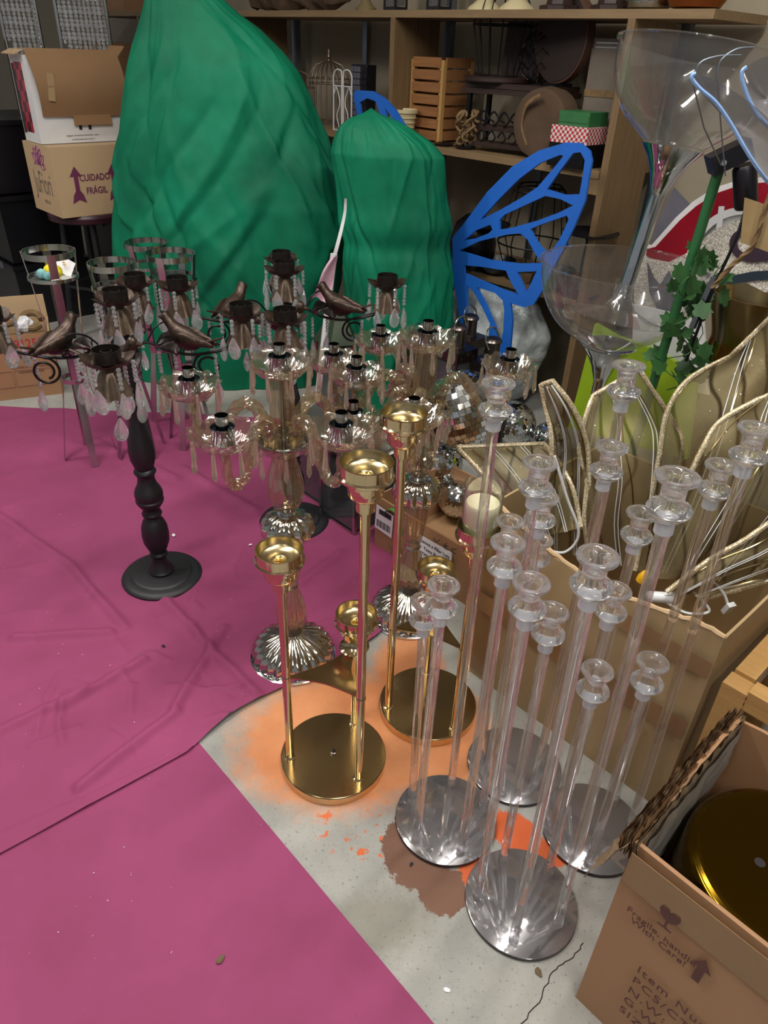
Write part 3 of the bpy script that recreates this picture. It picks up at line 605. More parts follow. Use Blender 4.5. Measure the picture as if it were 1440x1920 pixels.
def bird_mesh():
    b = MB(); path = [V(-.100, 0, .052), V(-.075, 0, .040), V(-.055, 0, .032), V(-.035, 0, .028), V(-.012, 0, .028), V(.010, 0, .032), V(.026, 0, .043), V(.034, 0, .055), V(.042, 0, .064), V(.050, 0, .066), V(.056, 0, .065)]
    rad = [.0045, .006, .009, .017, .0255, .0265, .0200, .0165, .0165, .0120, .005]
    vs = []; fs = []; seg = 14
    for p, r in zip(path, rad):
        for i in range(seg):
            a = 2*math.pi*i/seg; vs.append((p.x, p.y+r*.82*math.cos(a), p.z+r*math.sin(a)*(1.0 if p.x > -.05 else .5)))
    for j in range(len(path)-1):
        for i in range(seg): fs.append((j*seg+i, j*seg+(i+1) % seg, (j+1)*seg+(i+1) % seg, (j+1)*seg+i))
    fs += [tuple(range(seg)), tuple((len(path)-1)*seg+i for i in range(seg))]
    b.add(vs, fs)
    bk = MB(); bk.lathe([(.0055, 0), (.003, .007), (0, .013)], 8, c=(.055, 0, .0645), axis=(1, 0, -.15), cap=False)
    wg = MB()
    for s in (-1, 1):
        for k in range(3): wg.ball((-.020-.016*k, s*(.0200-.0045*k), .036-.001*k), (.032, .0055, .0125-.002*k), 10, 6, (0, -.15, s*.12))
    lg = MB(); [lg.tube([(.004, s*.007, .008), (.006, s*.008, -.004), (.010, s*.008, -.006)], .0018, 6) for s in (-1, 1)]
    ey = MB(); [ey.ball((.046, s*.0125, .068), .0022, 6, 4) for s in (-1, 1)]
    return [('bird_body', b.mesh('bird_body', 60)), ('beak', bk.mesh('beak')), ('wings', wg.mesh('wings', 60)), ('feet', lg.mesh('feet')), ('eyes', ey.mesh('eyes'))]
BIRD = bird_mesh()
def leaf_mesh():
    m = MB(); m.grid(lambda u, v: V(.075*v, (.030*math.sin(math.pi*min(.98, v*.95+.05)))*(u-.5)*2, .018*math.sin(3*v)+.010*(abs(u-.5)*2)**2), 9, 12); k = MB(); k.add(m.v, m.f); return k.mesh('metal_leaf', 60)
LEAF = leaf_mesh()
def black_candelabra(label, c, ang, zt=.95, za=.905, ra=.32):
    t = thing('black_candelabra', label, 'candelabra', (c.x, c.y, 0), 0, 'black bird candelabra hung with crystals')
    MB().lathe([(.122, 0), (.1275, .003), (.1285, .010), (.124, .016), (.112, .020), (.098, .021), (.094, .025), (.088, .027), (.040, .028)], 64).build('base', M['blackmatte'], t)
    P = [(.040, .028), (.041, .036), (.036, .042), (.034, .048), (.026, .060), (.0225, .078), (.0225, .088), (.027, .094), (.0285, .100), (.025, .106), (.0235, .108), (.032, .125), (.0405, .148), (.0425, .175), (.040, .205), (.032, .228), (.024, .238), (.0235, .243), (.030, .250), (.031, .256), (.027, .262), (.026, .272), (.036, .288), (.0415, .298), (.043, .305), (.040, .309), (.040, .311), (.0425, .318), (.0425, .332), (.038, .345), (.029, .362), (.0255, .380), (.0265, .392), (.031, .398), (.0335, .404), (.031, .411), (.026, .415), (.030, .425), (.037, .448), (.0385, .475), (.036, .505), (.028, .54), (.022, .57), (.021, .60), (.026, .615), (.026, .625), (.021, .64), (.019, .72), (.023, .76), (.028, .775), (.028, .80), (.020, .815), (.017, .86), (.016, zt-.03)]
    MB().lathe(P, 32, cap=False).build('turned_pole', M['black'], t)
    def cup(p, nst, r=.055, big=False):
        s = put('candle_socket', SOCK, M['bronzedark'], t, p+V(0, 0, -.026), None, (1.22, 1.22, 1.22)); put('drip_petals', PET, M['bronze'], s, (0, 0, -.003), (0, 0, random.random())); put('acanthus_bell', BELL, M['copperleaf'], s, (0, 0, -.006), (0, 0, random.random()), (.95, .95, .80))
        a0 = random.random()*6
        for k in range(nst):
            a = a0+k*2*math.pi/nst; hang(t, p+V(r*math.cos(a), r*math.sin(a), -.030), random.choice((4, 5, 5, 6)), a+1.57, random.random() < .4)
    cup(V(0, 0, zt), 6)
    for i, a in enumerate(ang):
        a = R(a); d = V(math.cos(a), math.sin(a), 0); n = V(-d.y, d.x, 0); f = lambda r, z, s=0.0: d*r+n*s+V(0, 0, z)
        w = MB(); w.tube(spline([f(.018, .785), f(.06, .80, .01), f(.11, .775, .012), f(.17, .765, .0), f(.23, .772, -.008), f(.285, .785, -.004), f(ra, .825), f(ra, za-.03)], 7), .0042, 8)
        arm = w.build('arm', M['wire'], t)
        sp = []
        for k in range(34):
            th = k/33*2*math.pi*1.45; rr = .040-.020*k/33; sp.append(f(.215-(rr*math.sin(th)), .728+rr*math.cos(th), .004*k/33))
        w = MB(); w.tube([f(.30, .79), f(.275, .755), f(.25, .762)] [:1]+sp, .0036, 7); w.build('scroll', M['wire'], arm)
        w = MB(); w.tube(spline([f(.06, .80, .01), f(.085, .835, .03), f(.12, .845, .045), f(.14, .82, .04), f(.125, .80, .03)], 6), .0026, 6); w.build('tendril', M['wire'], arm)
        for s, rz in ((.012, .5), (-.01, -.7)):
            put('metal_leaf', LEAF, M['bronzedark'], arm, f(.085, .785, s), (.2*s*50, .1, a+rz))
        bd = None; bp = f(.158, .777, .0)
        for k, (nm, me) in enumerate(BIRD):
            if bd is None: bd = put('bird', me, M['bronze'], t, bp, (0, -.08, a+(2.6, .4, -2.2, 1.2)[i % 4]), (1.2, 1.25, 1.25))
            else: put(nm, me, M['bronzedark'] if nm in ('eyes', 'feet') else M['bronze'], bd)
        cup(f(ra, za), 6)
        for r_, s_ in ((.13, .01), (.24, -.008), (.085, .03)): hang(t, f(r_, .765, s_), random.choice((4, 6, 8)), random.random()*3)
    return t
CA = at(305, 1082); CB = at(552, 980)
black_candelabra('black bird candelabra with crystals standing left of the champagne glass ones', CA, (12, 100, 190, -76))
black_candelabra('black bird candelabra half hidden behind the near champagne glass candelabra', CB, (12, 100, 190, -82))
# ============================================================ CHAMPAGNE GLASS CANDELABRA
def dish_meshes():
    d = MB(); d.lathe([(.016, -.026), (.030, -.025), (.050, -.016, .015), (.064, .000, .03), (.072, .016, .045), (.0735, .0165, .045), (.062, .001, .03), (.048, -.014, .015), (.014, -.022)], 60, flute=12, cap=False, scallop=(12, .003, 4))
    c = MB(); c.lathe([(.020, -.022), (.0245, -.020), (.0250, .026), (.0262, .028), (.0240, .0285), (.0235, .018), (.0135, .017), (.0140, .054), (.0132, .054), (.0126, .02), (0, .019)], 32, cap=False)
    return d.mesh('glass_dish', 60), c.mesh('chrome_cup')
DISH, CCUP = dish_meshes(); DISH.materials.append(M['amber']); CCUP.materials.append(M['chromecup'])
def prism_mesh():
    m = MB(); m.ball((0, 0, -.004), .0042, 8, 5); m.ball((0, 0, -.0115), .003, 6, 4); m.lathe([(.0, -.014), (.0035, -.016), (.0055, -.045), (.0068, -.062), (.0050, -.070), (0, -.078)], 6, cap=False); return m.mesh('prism_drop', 0)
PRISM = prism_mesh(); PRISM.materials.append(M['amberdrop'])
def glass_candelabra(label, c, arms, zt=.94, za=.86, ra=.225):
    t = thing('glass_candelabra', label, 'candelabra', (c.x, c.y, 0), 0, 'champagne glass candelabra')
    MB().lathe([(.120, 0), (.1245, .002), (.1245, .008), (.116, .012)], 72).build('base_rim', M['chrome'], t)
    MB().lathe([(.110, .0115), (.114, .020, .05), (.110, .036, .06), (.098, .052, .06), (.078, .066, .06), (.055, .077, .05), (.036, .085, .04), (.026, .092)], 144, flute=24, famp=.04, cap=False).build('fluted_dome', M['mercury'], t, 60)
    MB().lathe([(.026, .092), (.034, .105), (.040, .135, .06), (.041, .165, .06), (.036, .20, .06), (.026, .235, .05), (.021, .255)], 72, flute=12, cap=False).build('baluster', M['amberstem'], t, 60)
    MB().lathe([(.021, .255), (.024, .262), (.021, .270)], 24, cap=False).build('neck_ring', M['mercury'], t)
    MB().lathe([(.021, .270), (.025, .29), (.031, .33, .07), (.035, .37, .07), (.037, .405, .06), (.030, .412)], 72, flute=12, cap=False).build('flared_stem', M['amberstem'], t, 60)
    MB().lathe([(.028, .412), (.050, .420, .05), (.064, .438, .07), (.067, .455, .07), (.060, .475, .07), (.042, .490, .05), (.022, .495)], 96, flute=14, cap=False).build('fluted_ball', M['mercury'], t, 60)
    MB().lathe([(.022, .495), (.026, .500), (.022, .506)], 24, cap=False).build('neck_ring', M['chrome'], t)
    MB().lathe([(.022, .506), (.034, .520), (.043, .55, .06), (.044, .585, .06), (.037, .625, .05), (.029, .66), (.028, .672)], 72, flute=12, cap=False).build('vase_stem', M['amberstem'], t, 60)
    put('hub_dish', DISH, None, t, (0, 0, .695), None, (1.12, 1.12, .9))
    MB().lathe([(.010, .690), (.062, .702), (.066, .708), (.064, .7105), (.02, .7115)], 48).build('hub_plate', M['chrome'], t)
    MB().lathe([(.020, .7115), (.024, .716), (.0265, .75, .10), (.0275, .80, .10), (.026, .87, .10), (.024, .888)], 72, flute=9, cap=False).build('fluted_column', M['amberstem'], t, 60)
    MB().lathe([(.006, .70), (.006, zt-.04)], 12).build('core_rod', M['pewter'], t)
    dd = []
    def dish(p, parent, name, n=8):
        q = put(name, DISH, None, parent, p+V(0, 0, -.050), (0, 0, random.random())); put('chrome_cup', CCUP, None, q, (0, 0, -.002)); a0 = random.random()
        for k in range(n):
            a = a0+2*math.pi*k/n; put('prism_drop', PRISM, None, q, (.069*math.cos(a), .069*math.sin(a), .012), (random.uniform(-.05, .05), random.uniform(-.05, .05), random.random()))
        return q
    dish(V(0, 0, zt), t, 'glass_dish')
    for k in range(8):
        a = .2+2*math.pi*k/8; put('prism_drop', PRISM, None, t, (.078*math.cos(a), .078*math.sin(a), .704))
    za0, ra0 = za, ra
    for a in arms:
        a, za, ra = a if isinstance(a, tuple) else (a, za0, ra0)
        a = R(a); d = V(math.cos(a), math.sin(a), 0); dz = za-.86; f = lambda r, z: d*(r*ra/.225)+V(0, 0, z+dz*min(1, max(0, (r-.05)/.12)))
        w = MB(); pts = spline([f(.045, .712), f(.047, .745), f(.062, .778), (f(.092, .79)), f(.122, .765), f(.145, .72), f(.168, .685), f(.198, .678), f(.219, .705), f(.225, .745), f(.225, .788)], 6)
        w.tube(pts, [.0150-.0055*k/(len(pts)-1) for k in range(len(pts))], 15, lobes=5, lamp=.18, twist=.22); w.build('twisted_arm', M['amberstem'], t, 60)
        s = MB(); s.lathe([(.013, .700), (.015, .712), (.013, .735)], 20, c=d*.045, cap=False); s.build('arm_socket', M['goldbrush'], t)
        dish(d*ra+V(0, 0, za), t, 'glass_dish')
    return t
C1, C2 = at(550, 1228), at(765, 1150)
glass_candelabra('champagne glass candelabra standing on the magenta cloth edge beside the left gold stand', C1, (312, 43, 170, 246))
glass_candelabra('champagne glass candelabra further back, behind the right gold stand', C2, (12, (122, .86, .225), (166, .85, .245), (208, .76, .20), (262, .83, .22)))
# ============================================================ BACK LEFT
def onv(x, y, v):
    """pixel ray meets the vertical plane parallel to the wall at shelf depth v"""
    d = ray(x, y); k = (SO + E2*v - CP).dot(E2)/d.dot(E2); return CP + d*k
# --- green covers
def drape(label, rows, Yd, depth, seed, pinch=None):
    """rows: (y px, left px, right px) down the silhouette, hung at distance Yd"""
    rings = []
    for y, xl, xr in rows:
        a, b = atY(xl, y, Yd), atY(xr, y, Yd); rings.append((a.lerp(b, .5), (b-a).length/2))
    n = 260; m = MB(); K = 150; rq = random.Random(int(seed*10)); CRS = [(rq.uniform(-3.0, .1), rq.uniform(.25, 1.5), rq.uniform(-2.2, 2.2), rq.uniform(.18, .6), rq.choice((-1, 1))*rq.uniform(.04, .10), rq.uniform(.035, .09)) for _ in range(34)]; zs = [r[0].z for r in rings]
    def ringat(z):
        for i in range(len(rings)-1):
            if zs[i] >= z >= zs[i+1]:
                k = (zs[i]-z)/max(1e-6, zs[i]-zs[i+1]); k = k*k*(3-2*k) if False else k; return rings[i][0].lerp(rings[i+1][0], k), rings[i][1]*(1-k)+rings[i+1][1]*k
        return rings[-1]
    def fn(u, v):
        z = zs[0]*(1-v)+.004*v; c, r = ringat(max(z, zs[-1])); a = 2*math.pi*u
        q = V(math.cos(a)*1.5, math.sin(a)*1.5, z*1.4)
        fold = .10*noise.noise(q*.9+V(seed, 0, 0)) + .07*(.5-abs(noise.noise(V(q.x*1.2+seed, q.y*1.2, z*.8)))) + .030*noise.noise(V(q.x*2.6, q.y*2.6, z*2.2+seed)) + (.018*math.sin(7*a+3*noise.noise(q)+seed)*min(1, max(0, v-.25)*1.6)) + .014*noise.noise(V(q.x*6, q.y*6, z*5+seed)) + .055*max(0, .22-abs(noise.noise(V(q.x*1.7+seed*2, q.y*1.7, z*2.6))))*4*.5
        if pinch:
            dz = (z-pinch[0])/.05; fold -= pinch[1]*math.exp(-dz*dz); fold += pinch[1]*.5*math.exp(-((z-pinch[0]-.09)/.06)**2)
        aa = a-2*math.pi if a > math.pi*.6 else a
        for a0, z0, sl, ln, am, wd in CRS:
            k1 = (z-z0)/ln
            if abs(k1) < 1:
                dd_ = (aa-a0-sl*(z-z0))/wd
                if abs(dd_) < 3: fold += am*math.exp(-abs(dd_)**1.3)*(1-k1*k1)
        side = abs(math.cos(a)); k = 1+fold*(1-.55*side**4)
        return V(c.x + r*k*math.cos(a), c.y + r*depth*k*math.sin(a), z)
    m.grid(fn, n, K, True)
    # crown
    top = len(m.v); m.v.append(tuple(rings[0][0]+V(0, 0, .02)))
    for i in range(n): m.f.append((i, (i+1) % n, top))
    o = m.build('fabric_cover', M['greenfab'], smooth=180); return tag(o, label, 'fabric cover', 'green fabric covers')
drape('tall green fabric cover reaching above the top shelf', [(-60, 300, 375), (-20, 278, 400), (20, 270, 445), (50, 263, 487), (90, 252, 530), (130, 244, 562), (180, 237, 586), (230, 231, 602), (300, 224, 628), (380, 219, 650), (440, 217, 648), (480, 216, 640), (560, 222, 628), (640, 230, 618), (700, 236, 610)], 3.62, .40, 1.3)
drape('shorter green fabric cover in front of the cream pot and blue wing', [(213, 680, 712), (224, 655, 745), (240, 638, 775), (264, 628, 812), (290, 623, 835), (340, 630, 838), (400, 636, 843), (450, 640, 846), (520, 645, 850), (600, 648, 853), (680, 650, 855), (740, 652, 856)], 3.28, .5, 5.1, (.78, .10))
# white lining strip, white pole, pink scrap at the gap between them
lp = [atY(x, y, 3.12) for x, y in ((648, 372), (646, 400), (640, 430), (632, 462), (624, 490))]
o = MB(); LS = spline(lp, 5); o.grid(lambda u, v: LS[int(v*(len(LS)-1))]+V((u-.5)*(.010+.008*v), .015*math.sin(6*v), 0), 4, len(LS)); o = o.build('lining_strip', M['white'], smooth=180); tag(o, 'white lining strip hanging at the edge of the tall green cover', 'fabric strip')
pa = atY(588, 700, 3.05); pa.z = .0; pbm = atY(626, 476, 3.05)
o = MB().tube([pa, pbm], .014, 14).build('white_pole', M['plastic_w']); tag(o, 'slim white pole leaning in the gap between the green covers', 'pole')
ks = [atY(x, y, 3.03) for x, y in ((628, 478), (616, 505), (607, 540), (596, 562))]; KS = spline(ks, 6)
o = MB().grid(lambda u, v: KS[int(v*(len(KS)-1))]+V((u-.45)*(.02+.085*v*(1.1-.5*v)), -.02-.02*math.sin(4*u+3*v), .012*math.sin(5*u)*v), 10, len(KS)).build('pink_scarf', M['pink'], smooth=180); tag(o, 'pale pink cloth scrap draped on the white pole', 'cloth scrap')
# --- green hexagonal lantern
lc = at(634, 766); t = thing('green_lantern', 'dark green hexagonal lantern behind the second black candelabra', 'lantern', (lc.x, lc.y, 0), .3)
t.scale = (.72, .72, .88)
MB().lathe([(.155, 0), (.155, .02), (.14, .03)], 6).build('base', M['lanterngreen'], t); MB().lathe([(.150, .40), (.165, .405), (.150, .425), (.09, .50), (.03, .57), (.02, .60), (0, .61)], 6, cap=False).build('roof', M['lanterngreen'], t)
for k in range(6):
    a = k*math.pi/3; MB().tube([(.142*math.cos(a), .142*math.sin(a), .02), (.142*math.cos(a), .142*math.sin(a), .405)], .008, 4).build('post', M['golddark'] if k % 2 else M['lanterngreen'], t)
    b = a+math.pi/6; MB().box((.12*math.cos(b), .12*math.sin(b), .215), (.002, .13, .37), (0, 0, b)).build('pane', M['pane'], t, 0)
MB().lathe([(.158, .003), (.160, .008), (.158, .012)], 6, cap=False).build('trim_band', M['gold'], t)
# --- silver ring stands
def bar(m, a, b, wd, th, out): # flat bar
    a, b = Vector(a), Vector(b); z = (b-a); x, y, zz = frame(z, out); rm = Matrix((x, y, zz)).transposed(); m.box((a+b)/2, (th, wd, z.length), rm)
def ring_stand(label, px, base, h, r=.088, rz=0.0, tray=.10):
    c = base; t = thing('ring_stand', label, 'plant stand', (c.x, c.y, 0), rz, 'silver ring stands')
    MB().lathe([(r, h-.022), (r+.003, h-.022), (r+.003, h), (r, h), (r, h-.022)], 56, cap=False).build('top_ring', M['chromedull'], t)
    tz = h-tray; MB().lathe([(r*.98, tz), (r*.98+.004, tz), (r*.98+.004, tz+.012), (r*.98, tz+.012)], 56, cap=False).build('tray_rim', M['chromedull'], t)
    MB().lathe([(r*.975, tz+.002), (r*.975, tz+.004), (0, tz+.005)], 56, cap=False).build('tray', M['pane'] if False else M['chromedull'], t)
    for k in range(4):
        a = k*math.pi/2+.5; d = V(math.cos(a), math.sin(a), 0); m = MB(); bar(m, d*(r+.005)+V(0, 0, h), d*(r*.92)+V(0, 0, tz), .028, .003, d); m.build('leg', M['chromedull'], t, 0)
        m = MB(); bar(m, d*(r*.92)+V(0, 0, tz), d*(.045)+V(0, 0, h*.42), .028, .003, d); bar(m, d*.045+V(0, 0, h*.42), d*(.105)+V(0, 0, .006), .028, .003, d); m.build('leg', M['chromedull'], t, 0)
    MB().lathe([(.045, h*.42-.008), (.049, h*.42-.008), (.049, h*.42+.008), (.045, h*.42+.008)], 32, cap=False).build('waist_ring', M['chromedull'], t)
    return t
RS = [((150, 860), (115, 467), 'silver ring stand with yellow and blue pompoms on its tray'), ((250, 850), (228, 490), 'empty silver ring stand behind the left black candelabra top'), ((310, 780), (284, 453), 'furthest silver ring stand, ring seen against the green cover'), ((350, 830), (334, 473), 'silver ring stand just right of the black candelabra, glassy tray')]
for i, (bp, tp, lb) in enumerate(RS):
    B = at(*bp); T = over(B, *tp); st = ring_stand(lb, tp, V((B.x+T.x)/2, (B.y+T.y)/2, 0), T.z, (.086, .082, .086, .090)[i], .3*i)
    if i == 0:
        c0 = V((B.x+T.x)/2, (B.y+T.y)/2, T.z-.10+.005)
        for k, (dx, dy, rr, col) in enumerate(((.022, -.02, .0235, 'y'), (-.015, .01, .020, 'y'), (-.028, -.03, .017, 'b'), (.0, -.045, .0145, 'b'))):
            m = MB(); m.ball((0, 0, 0), rr, 16, 10); m.v = [tuple(Vector(v)*(1+.10*noise.noise(Vector(v)*300))) for v in m.v]
            o = m.build('pompom', M['pom_'+col], smooth=180, loc=c0+V(dx, dy, rr+.0005)); tag(o, (('larger', 'back')[k] + ' yellow pompom on the silver tray') if col == 'y' else (('larger', 'smaller')[k-2]+' pale blue pompom on the silver tray'), 'pompom', 'pompoms on the silver tray')
        cd = thing('gift_card', 'white card with an orange flower behind the pompoms', 'card', c0+V(.03, .045, .0005), -.5)
        MB().box((0, 0, .028), (.085, .0012, .056), (-.45, .25, 0)).build('card_sheet', M['paper'], cd, 0)
        fm = MB()
        for k in range(5): fm.ball((.012+.006*math.cos(k*1.26), -.010, .040+.006*math.sin(k*1.26)), (.0035, .0008, .0035), 8, 4)
        fm.build('flower_print', M['yellowplastic'], cd)
# --- round black stool carrying the stack of boxes
sc0 = over(at(150, 760), 150, 395); stz = .70
bxA = V(-1.66, 3.02, 0)
def topface(x, y, z): return at(x, y, z)
BZ = .70; NB = at(118, 410, BZ)          # lower near corner of the lettered box
sx, sy = -E2, E1                          # box faces run along room axes
LBX = thing('lettered_box', 'pale cardboard box marked CUIDADO FRAGIL with two plum arrows', 'cardboard box', NB, SHROT+math.pi/2)
bw, bd2, bh = .52, .35, None
topN = over(NB, 95, 277); bh = topN.z-BZ
for nm, c, d in (('front_face', (bw/2, .003, bh/2), (bw, .006, bh)), ('back_face', (bw/2, bd2-.003, bh/2), (bw, .006, bh)), ('side_face', (.003, bd2/2, bh/2), (.006, bd2-.012, bh)), ('side_face', (bw-.003, bd2/2, bh/2), (.006, bd2-.012, bh)), ('bottom', (bw/2, bd2/2, .003), (bw-.012, bd2-.012, .006)), ('top_flap', (bw/2, bd2/2, bh-.006), (bw-.012, bd2-.012, .006))):
    MB().box(c, d).build(nm, M['kraftlight'], LBX, 0)
text(LBX, 'CUIDADO', .044, (.205, 0, bh*.55), X, Z, M['plum'], bold=.001, xs=.8); text(LBX, 'FRÁGIL', .044, (.205, 0, bh*.36), X, Z, M['plum'], bold=.001, xs=.8)
arrow_icon(LBX, (.105, -.001, bh*.46), X, Z, .088, M['plum'], True); arrow_icon(LBX, (.305, -.001, bh*.46), X, Z, .088, M['plum'], True)
MY = V(0, -1, 0)
text(LBX, 'JuFiori', .155, (0, .175, bh*.43), MY, Z, M['greyink'], xs=.55)
text(LBX, 'FESTAS', .024, (0, .16, bh*.17), MY, Z, M['greyink'])
fl2 = MB()
def petal2(cx, cy, a, L, W):
    pts = []
    for k in range(13):
        s = k/12; pts.append((s, math.sin(math.pi*s)*W))
    path = [(p[0]*L, p[1]) for p in pts]+[(p[0]*L, -p[1]) for p in reversed(pts)]
    return [(cx+x*math.cos(a)-y*math.sin(a), cy+x*math.sin(a)+y*math.cos(a)) for x, y in path]
for a in (1.57, 2.1, 1.04, 2.6, .55):
    q = petal2(0, 0, a, .085, .020); fl2.tube([V(0, .17, bh*.72)+MY*x+Z*y+V(-.0012, 0, 0) for x, y in q], .0024, 5)
fl2.tube([V(-.0012, .17, bh*.72)+MY*x+Z*y for x, y in ((-.07, -.008), (-.03, .014), (0, 0), (.04, -.025), (.075, -.012), (.062, .008), (.048, -.012))], .0018, 5)
fl2.build('flower_logo', M['pinkink'], LBX)
stc = NB - E1*.17 + E2*.20
st = thing('round_stool', 'round black stool under the stacked boxes', 'stool', (stc.x, stc.y, 0))
MB().lathe([(.185, BZ-.048), (.200, BZ-.040), (.203, BZ-.015), (.195, BZ-.001)], 48).build('seat', M['maroon'], st)
for k in range(4):
    a = .5+k*math.pi/2; MB().tube([(.13*math.cos(a), .13*math.sin(a), BZ-.045), (.20*math.cos(a), .20*math.sin(a), 0)], .018, 12).build('leg', M['black'], st)
for k in range(4):
    a = .5+k*math.pi/2; b = a+math.pi/2; MB().tube([(.175*math.cos(a), .175*math.sin(a), .3), (.175*math.cos(b), .175*math.sin(b), .3)], .010, 8).build('rung', M['black'], st)
# --- opened white printed box on top
WB = at(78, 271, BZ+bh); WB = V(WB.x, WB.y, BZ+bh+.0005)
wb = thing('white_printed_box', 'opened white box with a folded-down cardboard flap on the lettered box', 'cardboard box', WB, SHROT+math.pi/2)
ww, wd2, wh = .46, .20, over(WB, 42, 103).z-WB.z
for nm, c, d, mt in (('front_face', (ww/2, .002, wh/2), (ww, .004, wh), 'white'), ('back_face', (ww/2, wd2-.002, wh/2), (ww, .004, wh), 'kraft'), ('side_face', (.002, wd2/2, wh/2), (.004, wd2-.008, wh), 'white'), ('side_face', (ww-.002, wd2/2, wh/2), (.004, wd2-.008, wh), 'kraft'), ('bottom', (ww/2, wd2/2, .002), (ww-.008, wd2-.008, .004), 'kraft')):
    MB().box(c, d).build(nm, M[mt], wb, 0)
MB().box((-.0006, .11, wh*.52), (.001, .10, wh*.8)).build('plaid_print', M['plaid'], wb, 0)
MB().box((-.0008, .175, wh*.5), (.001, .03, wh*.8)).build('black_stripe', M['ink'], wb, 0)
def flap(u, v): # folded over the front, bulging outwards
    x = .0+.46*u+.03*v; z = wh+.03-.29*v; y = -.004-.045*math.sin(math.pi*min(1, v*1.0))*.8-.012*v; return V(x, y, z)
f1 = MB(); f1.grid(flap, 10, 12); f1.grid(lambda u, v: flap(u, v)+V(0, .004, 0), 10, 12); f1.build('folded_flap', M['kraftdark'], wb, 60)
MB().box((.28, -.016, wh-.275), (.20, .004, .05)).build('tuck_flap', M['kraftdark'], wb, 0); MB().box((.085, -.044, wh-.13), (.032, .004, .12), (0, .12, 0)).build('handle_slot', M['kraft'], wb, 0)
MB().box((ww+.025, wd2*.55, wh+.0), (.004, wd2*.8, .13), (0, .75, 0)).build('side_flap', M['kraftdark'], wb, 0)
MB().box((-.018, wd2*.5, wh+.012), (.05, wd2*.8, .004), (0, -.4, 0)).build('side_flap', M['kraftlight'], wb, 0)
for x in (.215, .265): MB().box((x, -.0008, .075), (.016, .001, .034)).build('print_figure', M['ink'], wb, 0)
text(wb, 'imagem meramente ilustrativa  www.', .0115, (.22, -.0005, .034), X, Z, M['greyink']); text(wb, 'produto para uso interno', .0115, (.22, -.0005, .016), X, Z, M['greyink'])
# --- black storage tubs behind
def tub(label, x, y, z, w, d, h):
    t = thing('storage_tub', label, 'storage tub', (x, y, z), SHROT, 'black plastic storage tubs')
    MB().box((w/2, d/2, h/2-.01), (w*.94, d*.94, h-.02), taper=1.05).build('tub_body', M['blackplastic'], t, 0); MB().box((w/2, d/2, h-.012), (w*1.03, d*1.03, .024)).build('lid', M['blackplastic'], t, 0)
    for xx in (.3, .7): MB().box((w*xx, -.012, h-.02), (.07, .012, .035)).build('clip', M['slate'], t, 0)
TC = at(52, 615); TB = TC - E1*.62
for k, lb in enumerate(('lowest black storage tub behind the small printed carton', 'middle black storage tub left of the round stool', 'top black storage tub of the stack left of the lettered box')): tub(lb, TB.x, TB.y, .3725*k, .62, .45, .36)
T2 = at(205, 560) - E1*.2 + E2*.05; tub('black storage tub in the gloom behind the round stool', T2.x, T2.y, 0, .6, .45, .50)
# clutter on the upper tub at the far left
q = TB + E1*.30 + E2*.05; o = MB(); o.box((0, 0, .11), (.30, .22, .22)); o = o.build('clear_case', M['film'], smooth=0, loc=(q.x, q.y, .0+1.122), rot=(0, 0, SHROT)); tag(o, 'cloudy plastic case on the upper black tub', 'case')
q2 = q + V(.0, .0, .2205); o = MB(); o.box((0, 0, .06), (.20, .18, .12)); o = o.build('cream_box', M['kraftlight'], smooth=0, loc=(q2.x, q2.y, 1.122+.2205), rot=(0, 0, SHROT)); tag(o, 'cream cardboard box at the left edge above the cloudy case', 'cardboard box')
# --- crystal bead curtains on a rail at the top left
def chain_mesh(n, r=.011):
    m = MB()
    for i in range(n): m.ball((0, 0, -r*1.75*i), r*(.8+.35*((i*7) % 3)/2), 6, 4)
    return m.mesh('bead_chain', 0)
CH = [chain_mesh(n) for n in (34, 40, 46)]
for c in CH: c.materials.append(M['bead'])
RY = 4.55
for gi, (xs, lb) in enumerate((((-4, 6, 16, 25, 34, 44), 'crystal bead curtain hanging in the top left corner'), ((104, 114, 124, 134, 143, 152, 160, 170, 178), 'crystal bead curtain hanging above the opened white box'))):
    pts = [atY(x, -40, RY) for x in xs]; zt = 1.80+.3; t = thing('bead_curtain', lb, 'bead curtain', (pts[0].x, RY, zt), 0, 'crystal bead curtains')
    L = pts[-1].x-pts[0].x; MB().tube([(-.05, 0, .01), (L+.05, 0, .01)], .012, 10).build('rail', M['chrome'], t)
    for x in (-.03, L+.03): MB().tube([(x, .01, .01), (x, .01, -zt)], .010, 8).build('post', M['chromedull'], t)
    for r_ in range(2):
        for k, p in enumerate(pts):
            put('bead_chain', CH[(k*2+r_) % 3], None, t, (p.x-pts[0].x+.01*r_, .03*r_-.015, 0), (0, 0, k))
